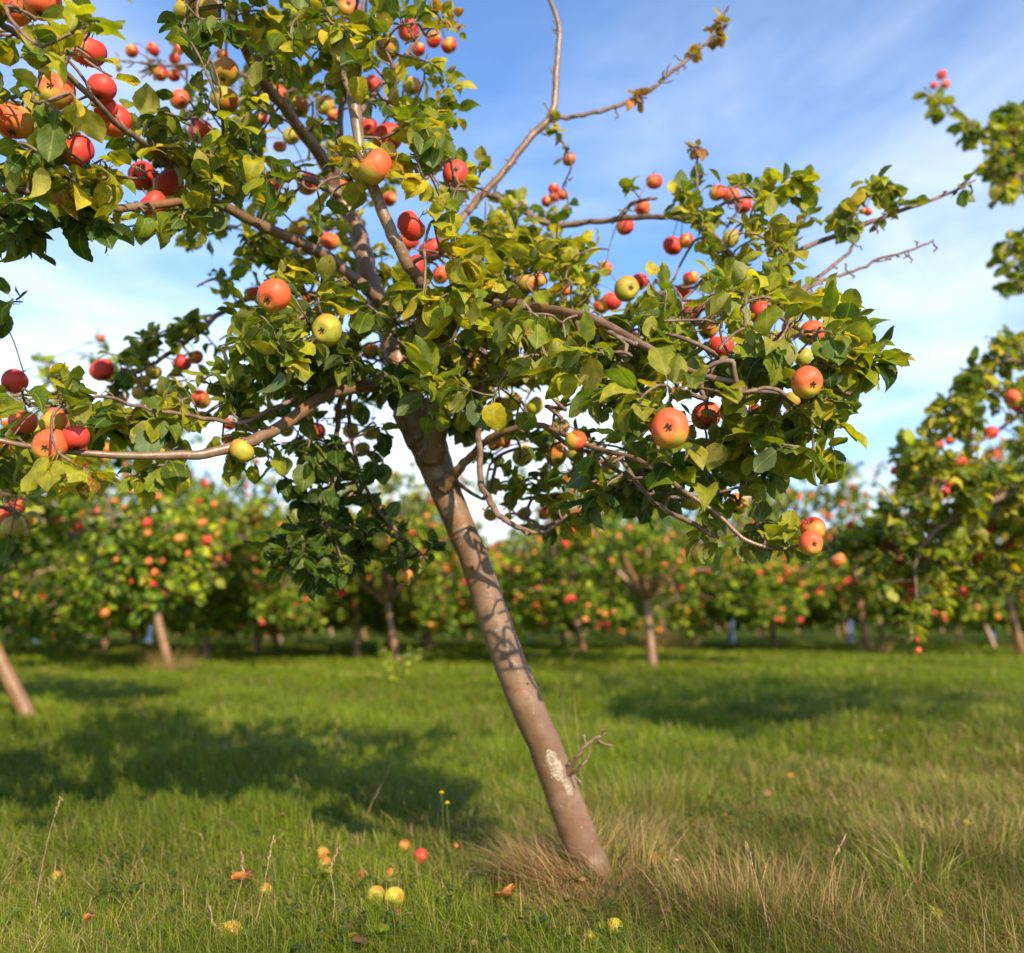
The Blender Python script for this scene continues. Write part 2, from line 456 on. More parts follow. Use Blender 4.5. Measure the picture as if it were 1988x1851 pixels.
class Leaves:
    def __init__(s): s.P = []; s.L = []; s.Nn = []; s.S = []; s.C = []
    def add(s, p, L, n, size, kind, r):
        s.P.append(p); s.L.append(L); s.Nn.append(n); s.S.append(size)
        seq, sp = MIXES[kind]; c = r.choice(PAL[r.choice(seq)]); k = r.uniform(.82, 1.2)
        s.C.append((c[0] * k * r.uniform(.9, 1.12), c[1] * k, c[2] * k, r.random() ** 1.5 * sp))
    def rosette(s, p, d, n, size, kind, r, droop=.25):
        d = np.asarray(d, float)
        for i in range(n):
            q = np.array([r.gauss(0, 1), r.gauss(0, 1), r.gauss(0, 1)])
            L = d * r.uniform(.1, .9) + q * .62; L[2] -= r.uniform(-.1, droop * 2.2); L /= np.linalg.norm(L) + 1e-9
            nn = np.array([.10 + r.gauss(0, .42), -.16 + r.gauss(0, .42), 1.0]); nn -= L * (nn @ L); nn /= np.linalg.norm(nn) + 1e-9
            sz = size * r.choice((r.uniform(.45, .9), r.uniform(.8, 1.25)))
            base = p - d * r.uniform(0, .025) + L * sz * .30
            s.add(base, L, nn, sz, kind, r)
    def arrays(s):
        s.P = np.array(s.P); s.L = np.array(s.L); s.Nn = np.array(s.Nn); s.S = np.array(s.S); s.C = np.array(s.C)
    def keep(s, m):
        s.P = s.P[m]; s.L = s.L[m]; s.Nn = s.Nn[m]; s.S = s.S[m]; s.C = s.C[m]
    def build(s, name, mat, templates, parent, origin=(0, 0, 0)):
        me = s.build_mesh(name, mat, templates, origin)
        return link_mesh(name, me, parent)
    def build_mesh(s, name, mat, templates, origin=(0, 0, 0)):
        mb = MB(); n = len(s.P); idx = np.arange(n) % len(templates)
        B = np.cross(s.L, s.Nn)
        for k, (V, Fq, UV) in enumerate(templates):
            m = idx == k
            if not m.any(): continue
            W = s.P[m][:, None] + s.S[m][:, None, None] * (V[None, :, 0:1] * B[m][:, None] + V[None, :, 1:2] * s.L[m][:, None] + V[None, :, 2:3] * s.Nn[m][:, None])
            c = m.sum(); kv = len(V)
            Fa = (Fq[None] + (np.arange(c) * kv)[:, None, None]).reshape(-1, 4)
            mb.add(W.reshape(-1, 3), Fa, np.repeat(s.C[m], kv, 0), np.tile(UV, (c, 1)))
        return mb.mesh(name, mat, origin)

# ------------------------------------------------------------------ apples
def apple_mesh(name, mat, seg=28, rings=18):
    V = []; r_ = random.Random(hash(name) % 99)
    for i in range(rings + 1):
        a = math.pi * i / rings
        x = math.sin(a) ** .92 * (1.0 + .06 * math.cos(a)); z = .90 * math.cos(a)
        z -= (.30 if z > 0 else -.20) * math.exp(-(math.sin(a) / .34) ** 2)
        for j in range(seg):
            t = 2 * math.pi * j / seg
            k = 1 + .045 * math.sin(2 * t + 1) + .018 * math.cos(5 * t) * (1.2 - math.cos(a) * .9) * .6
            V.append((x * k * math.cos(t), x * k * math.sin(t), z + .045 * x * math.cos(t)))
    Fq = np.array([(i * seg + j, (i + 1) * seg + j, (i + 1) * seg + (j + 1) % seg, i * seg + (j + 1) % seg) for i in range(rings) for j in range(seg)])
    mb = MB(); mb.add(np.array(V), Fq); me = mb.mesh(name, mat)
    return me
AP_ME = {k: apple_mesh('apple', m) for k, m in M_AP.items()}
AP_LO = {k: apple_mesh('apple_far', m, 12, 8) for k, m in M_AP.items()}
def calyx_mesh():
    mb = MB()
    for k in range(5):
        a = k * 2 * math.pi / 5
        for sg in (0,):
            c, s_ = math.cos(a), math.sin(a)
            P = [(.05 * c, .05 * s_, -.66), (.13 * c, .13 * s_, -.75), (.19 * c, .19 * s_, -.80), (.17 * c, .17 * s_, -.88)]
            add_tube(mb, P, [.055, .05, .035, .01], 5)
    add_tube(mb, [(0, 0, -.60), (0, 0, -.74)], [.10, .07], 8)
    return mb.mesh('calyx', M_CALYX)
def stem_mesh():
    mb = MB(); add_tube(mb, [(0, 0, .55), (.02, .01, .8), (.06, .0, 1.05), (.14, .02, 1.3)], [.035, .03, .03, .045], 6, sub=2)
    return mb.mesh('stem', M_STEM)
ME_CALYX = calyx_mesh(); ME_STEM = stem_mesh()
def apple_matrix(p, r, cal, r_):
    z = -Vector(cal).normalized()
    x = Vector((sun_dir.x * .6, sun_dir.y * .35, sun_dir.z * 1.2)) + Vector((r_.gauss(0, .25), r_.gauss(0, .25), r_.gauss(0, .25)))
    x = (x - z * x.dot(z)).normalized(); y = z.cross(x)
    m = Matrix((x, y, z)).transposed().to_4x4()
    return Matrix.Translation(Vector(p)) @ m @ Matrix.Scale(r, 4)
def add_apple(kind, p, r, cal, r_, parent, hi=True, name='apple', sub=True):
    o = link_mesh(name, (AP_ME if hi else AP_LO)[kind], parent)
    mw = apple_matrix(p, r, cal, r_)
    o.matrix_parent_inverse = Matrix.Identity(4)
    o.matrix_basis = mw
    if hi and sub:
        for me, nm in ((ME_STEM, 'stem'), (ME_CALYX, 'calyx')):
            link_mesh(nm, me, o)
    return o

# ------------------------------------------------------------------ tree growing
def grow(nodes, samples, r_):
    """attach each sample point to the nearest node; returns twig segments (parent idx, node list)"""
    P = [np.asarray(n) for n in nodes]
    arr = np.zeros((len(nodes) + len(samples) + 1, 3)); arr[:len(nodes)] = P
    n = len(nodes); par = [-1] * n
    S = np.array([s[0] for s in samples])
    best = np.min(np.linalg.norm(S[:, None] - arr[None, :n], axis=2), axis=1) if len(S) * n < 4e7 else np.zeros(len(S))
    for i in np.argsort(best):
        p = S[i]
        k = int(np.argmin(((arr[:n] - p) ** 2).sum(1)))
        arr[n] = p; par.append(k); samples[i].append(n); n += 1
    return arr[:n], par
def twigs(mb, arr, par, n0, r_, r0=.0016, kr=.0007, sides=5, skip=None):
    n = len(par); desc = np.ones(n)
    for i in range(n - 1, n0 - 1, -1): desc[par[i]] += desc[i]
    dirs = {}
    for i in range(n0, n):
        a = arr[par[i]]; b = arr[i]; L = np.linalg.norm(b - a)
        d0 = dirs.get(par[i]); m = (a + b) / 2 + np.array([r_.gauss(0, 1), r_.gauss(0, 1), r_.gauss(0, 1) + .5]) * L * .09
        if d0 is not None: m = m + d0 * L * .14
        rb = r0 + kr * math.sqrt(desc[i]); ra = rb * 1.25
        if skip is None or desc[i] > 5 or not skip(b): add_tube(mb, [a, (a * .45 + m * .55), (m * .5 + b * .5), b], [ra, rb * 1.1, rb, rb * .8], sides, sub=2, bump=.06, seed=i)
        d = b - m; dirs[i] = d / (np.linalg.norm(d) + 1e-9)
    return dirs

# ------------------------------------------------------------------ setting: ground
def build_ground():
    # finer mesh near the camera, stretched far out
    ys = np.concatenate([np.linspace(-6, 14, 200), np.geomspace(14.3, 900, 60)])
    xs = np.concatenate([-np.geomspace(900, 8.3, 40), np.linspace(-8, 8, 160), np.geomspace(8.3, 900, 40)])
    X, Y = np.meshgrid(xs, ys)
    D = np.hypot(X, Y)
    Z = gz(X, Y) * np.clip(1.4 - D / 60, 0, 1) - .004
    V = np.stack([X, Y, Z], -1).reshape(-1, 3)
    nx, ny = len(xs), len(ys)
    i = np.arange(ny - 1)[:, None] * nx; j = np.arange(nx - 1)[None]
    Fq = np.stack([i + j, i + j + 1, i + nx + j + 1, i + nx + j], -1).reshape(-1, 4)
    mb = MB(); mb.add(V, Fq)
    o = link_mesh('ground', mb.mesh('ground', M_GROUND)); o['kind'] = 'structure'
build_ground()

# ------------------------------------------------------------------ the leaning apple tree
rm = random.Random(11)
BASE = ground(1158, 1712)
YB = BASE[1]
def pxline(pts):
    """[(px, py, depth, width in px)] -> points and radii in metres"""
    P = [at(a, b, Y) for a, b, Y, w_ in pts]; R = [max(.0011, w_ / 2 * Y / F) for a, b, Y, w_ in pts]
    return P, R
root = empty('apple_tree', BASE, 'big leaning apple tree in the foreground with a bare pale trunk and many red apples', 'tree')
TR = [(1166, 1748, YB, 92), (1154, 1710, YB, 80), (1136, 1655, YB - .01, 72), (1117, 1608, YB - .02, 71), (1091, 1540, YB - .03, 69), (1061, 1455, YB - .05, 67), (1036, 1400, YB - .05, 67), (1012, 1343, YB - .05, 68), (991, 1290, YB - .05, 66), (973, 1243, YB - .05, 65), (949, 1170, YB - .05, 63), (927, 1101, YB - .05, 61),
      (904, 1045, YB - .05, 60), (883, 997, YB - .05, 61), (862, 945, YB - .05, 65), (842, 893, YB - .05, 73), (828, 855, YB - .05, 80), (814, 815, YB - .05, 82), (804, 790, YB - .05, 74)]
TR = [(a, b, 2.37 + (YB - 2.37) * (b - 790) / 922.0, w_) for a, b, Y, w_ in TR]     # it also leans a little towards the camera
mb = MB(); P, R = pxline([(a, b, Y, w_ * .94) for a, b, Y, w_ in TR]); add_tube(mb, P, R, sides=48, sub=5, bump=.012, seed=3, kink=.012)
# pruning scars and collars
for (px, py, Y, w_) in ((914, 1105, 2.385, 6), (1096, 1502, YB - .05, 10), (1022, 1330, YB - .09, 3)):
    q = at(px, py, Y); add_tube(mb, [q + np.array([0, .02, 0]), q + np.array([.004, -.006, .004]), q + np.array([.006, -.012, .006])], [w_ * Y / F, w_ * .7 * Y / F, w_ * .35 * Y / F], 10, sub=3)
trunk = link_mesh('trunk', mb.mesh('trunk', M_BARK, BASE), root)

BR = {
 'leader_left': [(822, 860, 2.36, 62), (800, 800, 2.36, 68), (784, 745, 2.38, 58), (768, 690, 2.4, 48), (746, 620, 2.42, 42), (718, 545, 2.45, 38), (702, 482, 2.47, 37), (688, 436, 2.48, 36), (654, 375, 2.46, 30), (620, 300, 2.4, 26), (560, 222, 2.25, 23), (502, 145, 2.1, 22), (462, 62, 1.95, 22), (436, -20, 1.85, 20), (410, -150, 1.8, 16)],
 'leader_right': [(838, 890, 2.34, 52), (848, 845, 2.30, 42), (858, 780, 2.25, 37), (874, 725, 2.18, 32), (864, 680, 2.12, 27), (848, 612, 2.05, 25), (814, 545, 1.98, 25), (780, 490, 1.94, 25), (752, 436, 1.92, 25), (727, 369, 1.9, 24), (702, 302, 1.88, 22), (692, 235, 1.88, 25), (686, 180, 1.88, 30)],
 'bough_low_left': [(790, 738, 2.36, 36), (745, 746, 2.28, 28), (700, 750, 2.2, 25), (630, 768, 2.1, 24), (560, 820, 2.0, 25), (490, 855, 1.9, 22), (400, 881, 1.85, 19), (300, 886, 1.8, 16), (195, 882, 1.75, 14), (90, 872, 1.72, 11), (0, 855, 1.7, 10), (-90, 835, 1.65, 7)],
 'bough_left': [(760, 625, 2.42, 32), (735, 582, 2.4, 26), (690, 545, 2.35, 24), (640, 502, 2.3, 23), (560, 462, 2.2, 22), (480, 425, 2.1, 20), (400, 388, 2.0, 18), (330, 394, 1.9, 17), (230, 404, 1.8, 16), (160, 391, 1.75, 16), (90, 378, 1.7, 16), (20, 369, 1.65, 14), (-80, 360, 1.6, 11)],
 'bough_upper_left': [(664, 385, 2.46, 20), (600, 348, 2.42, 15), (540, 340, 2.35, 14), (480, 345, 2.28, 14), (400, 350, 2.1, 14), (315, 305, 1.92, 13), (258, 264, 1.8, 13), (150, 165, 1.6, 13), (60, 88, 1.5, 14), (0, 45, 1.45, 14), (-80, -5, 1.4, 12)],
 'bough_right': [(780, 680, 2.4, 36), (830, 630, 2.32, 26), (880, 598, 2.28, 22), (940, 583, 2.22, 20), (1040, 597, 2.1, 19), (1110, 608, 2.0, 20), (1165, 626, 1.9, 19), (1240, 665, 1.82, 15), (1340, 720, 1.75, 12), (1450, 745, 1.7, 11), (1560, 740, 1.7, 9), (1650, 765, 1.7, 6)],
 'bough_upper_right': [(760, 590, 2.44, 30), (800, 530, 2.5, 24), (850, 480, 2.6, 19), (900, 420, 2.7, 16), (940, 376, 2.7, 15), (985, 326, 2.7, 15), (1030, 266, 2.7, 15), (1070, 226, 2.7, 16), (1080, 160, 2.7, 13), (1083, 110, 2.7, 12), (1085, 50, 2.7, 11), (1066, -5, 2.7, 10), (1060, -60, 2.7, 6)],
 'branch_top_right': [(1066, 230, 2.7, 13), (1100, 228, 2.7, 9), (1130, 225, 2.7, 9), (1200, 206, 2.7, 9), (1255, 180, 2.7, 10), (1300, 142, 2.7, 8), (1345, 108, 2.7, 8), (1375, 80, 2.7, 7), (1396, 45, 2.7, 5)],
 'branch_mid_right': [(905, 415, 2.7, 14), (935, 378, 2.72, 12), (965, 384, 2.7, 13), (1030, 418, 2.7, 13), (1078, 438, 2.7, 14), (1160, 430, 2.65, 11), (1240, 422, 2.6, 11), (1330, 426, 2.5, 11), (1385, 455, 2.4, 9), (1440, 520, 2.3, 7), (1500, 600, 2.1, 6)],
 'branch_mid_right_tip': [(1325, 426, 2.5, 8), (1370, 412, 2.45, 7), (1430, 385, 2.4, 6), (1500, 390, 2.4, 4)],
 'branch_spur_right': [(1200, 428, 2.62, 8), (1215, 405, 2.6, 8), (1245, 390, 2.58, 8), (1275, 385, 2.55, 6)],
 'branch_far_right': [(1240, 665, 1.9, 12), (1320, 640, 2.05, 11), (1420, 600, 2.25, 11), (1495, 558, 2.4, 11), (1560, 484, 2.5, 11), (1640, 452, 2.5, 11), (1720, 420, 2.5, 9), (1790, 396, 2.5, 7), (1850, 373, 2.5, 6), (1895, 349, 2.5, 4)],
 'branch_bare_short': [(1480, 590, 2.3, 9), (1545, 568, 2.4, 8), (1600, 530, 2.45, 8), (1650, 487, 2.5, 7), (1662, 455, 2.5, 4)],
 'branch_bare_long': [(1520, 590, 2.35, 8), (1590, 548, 2.4, 7), (1640, 532, 2.45, 7), (1682, 518, 2.45, 6), (1704, 502, 2.45, 6), (1760, 490, 2.45, 5), (1812, 467, 2.45, 4)],
 'branch_low_right': [(858, 945, 2.36, 38), (880, 925, 2.33, 22), (896, 905, 2.3, 18), (915, 886, 2.28, 15), (950, 852, 2.2, 13), (1000, 833, 2.15, 13), (1055, 827, 2.1, 12), (1140, 865, 2.0, 10), (1240, 895, 1.88, 9), (1340, 962, 1.8, 9), (1400, 1006, 1.8, 9), (1450, 1050, 1.8, 9), (1520, 1066, 1.8, 7), (1575, 1050, 1.8, 4)],
 'branch_hanging_right': [(948, 640, 2.25, 12), (935, 720, 2.2, 13), (932, 790, 2.2, 13), (930, 860, 2.2, 13), (936, 940, 2.2, 12), (962, 992, 2.2, 12), (1005, 1022, 2.2, 11), (1060, 1032, 2.2, 8), (1100, 1000, 2.15, 5)],
 'branch_under_right': [(1200, 885, 1.95, 8), (1250, 955, 1.9, 9), (1290, 990, 1.9, 10), (1350, 1020, 1.9, 10), (1395, 1045, 1.9, 6)],
 'branch_back_left': [(752, 640, 2.44, 18), (690, 590, 2.6, 13), (600, 572, 2.75, 12), (510, 575, 2.8, 12), (440, 602, 2.8, 11), (390, 642, 2.8, 11), (320, 692, 2.8, 9), (270, 722, 2.75, 6), (215, 740, 2.7, 4)],
 'branch_hanging_left': [(690, 750, 2.22, 13), (658, 785, 2.26, 12), (653, 850, 2.3, 11), (646, 930, 2.32, 10), (636, 1010, 2.35, 9), (622, 1085, 2.35, 6)],
 'branch_hanging_inner': [(684, 752, 2.2, 8), (676, 800, 2.25, 8), (690, 880, 2.3, 8), (715, 960, 2.35, 7), (765, 1025, 2.4, 6), (830, 1085, 2.4, 4)],
 'branch_low_inner': [(735, 750, 2.28, 10), (660, 765, 2.15, 8), (600, 762, 2.1, 9), (540, 790, 2.05, 9), (470, 820, 2.0, 8), (400, 812, 1.95, 8), (330, 800, 1.9, 7), (270, 790, 1.88, 7), (200, 770, 1.8, 6), (120, 790, 1.75, 5)],
 'branch_top_left_far': [(560, 214, 2.3, 10), (500, 160, 2.6, 8), (430, 132, 2.8, 7), (380, 126, 2.9, 6), (310, 127, 2.95, 5), (250, 118, 3.0, 3)],
 'leader_top': [(688, 200, 1.9, 18), (672, 160, 1.95, 12), (655, 110, 2.0, 10), (625, 50, 2.05, 10), (600, -30, 2.1, 9), (560, -140, 2.1, 6)],
 'branch_top_inner': [(690, 230, 1.9, 16), (730, 180, 2.05, 10), (775, 120, 2.15, 8), (820, 60, 2.2, 8), (850, -20, 2.2, 6)],
 'branch_behind_leader': [(648, 380, 2.46, 22), (654, 320, 2.42, 16), (658, 260, 2.4, 14), (664, 200, 2.4, 13), (680, 130, 2.35, 10), (700, 40, 2.3, 8), (720, -60, 2.3, 6)],
 'branch_dark_inner': [(870, 655, 2.15, 14), (885, 560, 2.2, 10), (880, 470, 2.2, 9), (872, 400, 2.15, 8), (880, 340, 2.1, 6)],
 'sprig_upper': [(1345, 425, 2.5, 6), (1354, 370, 2.5, 6), (1352, 320, 2.5, 5), (1354, 288, 2.5, 4)],
 'sprig_drooping': [(1074, 232, 2.7, 7), (1082, 262, 2.7, 6), (1100, 290, 2.7, 5), (1108, 325, 2.7, 4), (1092, 365, 2.75, 3)],
 'base_twig': [(1098, 1507, YB - .06, 9), (1118, 1475, YB - .09, 8), (1130, 1455, YB - .1, 7), (1150, 1438, YB - .1, 6), (1177, 1424, YB - .1, 4)],
 'base_twig_small': [(1100, 1508, YB - .06, 7), (1126, 1490, YB - .1, 6), (1140, 1472, YB - .1, 4), (1146, 1460, YB - .1, 3)],
 'off_left': [(-90, 835, 1.65, 10), (-110, 900, 2.0, 9), (-60, 960, 2.3, 8), (0, 985, 2.5, 6), (40, 1000, 2.6, 4)],
 'off_left_high': [(-80, 360, 1.6, 10), (-120, 460, 1.8, 9), (-90, 540, 1.95, 7), (-20, 560, 2.0, 5)],
}
SHORT = {'leader': 'limb', 'bough': 'limb', 'branch': 'branch', 'sprig': 'twig', 'base': 'dead_twig', 'off': 'branch'}
nodes = []; vis = []
for nm, pts in BR.items():
    P, R = pxline(pts); mb = MB()
    big = pts[0][3] > 24
    add_tube(mb, P, R, sides=20 if big else 10, sub=6, bump=.04 if big else .09, seed=len(nodes), kink=.07 if big else .30)
    rr = random.Random(nm)
    if not big or nm in ('bough_upper_right',):         # little fruiting spurs along the wood
        for k in range(len(P) * (2 if nm.startswith(('branch_bare', 'branch_top', 'bough_upper_right')) else 1)):
            i = rr.randrange(1, len(P)); t = rr.random(); q = P[i - 1] * (1 - t) + P[i] * t; rad = R[i - 1] * (1 - t) + R[i] * t
            ax = P[i] - P[i - 1]; ax /= np.linalg.norm(ax); s = np.array([rr.gauss(0, 1), rr.gauss(0, .6), rr.gauss(0, 1)]); s -= ax * (s @ ax) * .6; s /= np.linalg.norm(s)
            l = rr.uniform(.012, .04)
            add_tube(mb, [q, q + s * l * .5, q + s * l * .8 + ax * .006, q + s * l + ax * .012 * rr.uniform(-1, 1.5)], [rad * .5, .0024, .0026, .0018], 6, sub=2, bump=.2, seed=k)
    link_mesh(SHORT[nm.split('_')[0]], mb.mesh(nm, M_BARK if big or nm.startswith('base') else M_TWIG, BASE), root)
    if nm.startswith('base'): continue
    for i in range(len(P) - 1):
        L = np.linalg.norm(P[i + 1] - P[i]); m_ = max(2, int(L / .035))
        if pts[i][3] > 30: continue
        for t in np.linspace(0, 1, m_, endpoint=False): nodes.append(P[i] * (1 - t) + P[i + 1] * t)
    nodes.append(P[-1])
# branches the photo shows bare of leaves in front
CLEAR = {'bough_upper_right': (3, 12, .97), 'branch_top_right': (0, 3, .95), 'bough_low_left': (1, 8, .7), 'leader_right': (7, 11, .7), 'branch_bare_short': (1, 4, .85),
         'branch_bare_long': (1, 6, .95), 'branch_far_right': (6, 8, .5), 'bough_left': (1, 6, .75), 'leader_left': (4, 10, .75), 'bough_right': (3, 6, .85), 'branch_low_right': (0, 6, .8), 'branch_hanging_right': (2, 7, .6), 'branch_mid_right': (2, 7, .75),
         'branch_under_right': (1, 4, .6), 'branch_hanging_left': (0, 2, .7), 'branch_back_left': (4, 7, .4)}
clear_pts = []
for nm, (a, b, pr) in CLEAR.items():
    pts = BR[nm]
    for i in range(a, min(b, len(pts) - 1)):
        for t in np.linspace(0, 1, 8, endpoint=False):
            q = [pts[i][k] * (1 - t) + pts[i + 1][k] * t for k in range(4)]
            clear_pts.append((q[0], q[1], q[2], q[3] / 2 + 16, pr))
for i in range(9, len(TR) - 1):
    for t in np.linspace(0, 1, 4, endpoint=False):
        q = [TR[i][k] * (1 - t) + TR[i + 1][k] * t for k in range(4)]; clear_pts.append((q[0], q[1], q[2], q[3] / 2 + (22 if q[1] > 880 else 0), 1.0 if q[1] > 880 else .8))

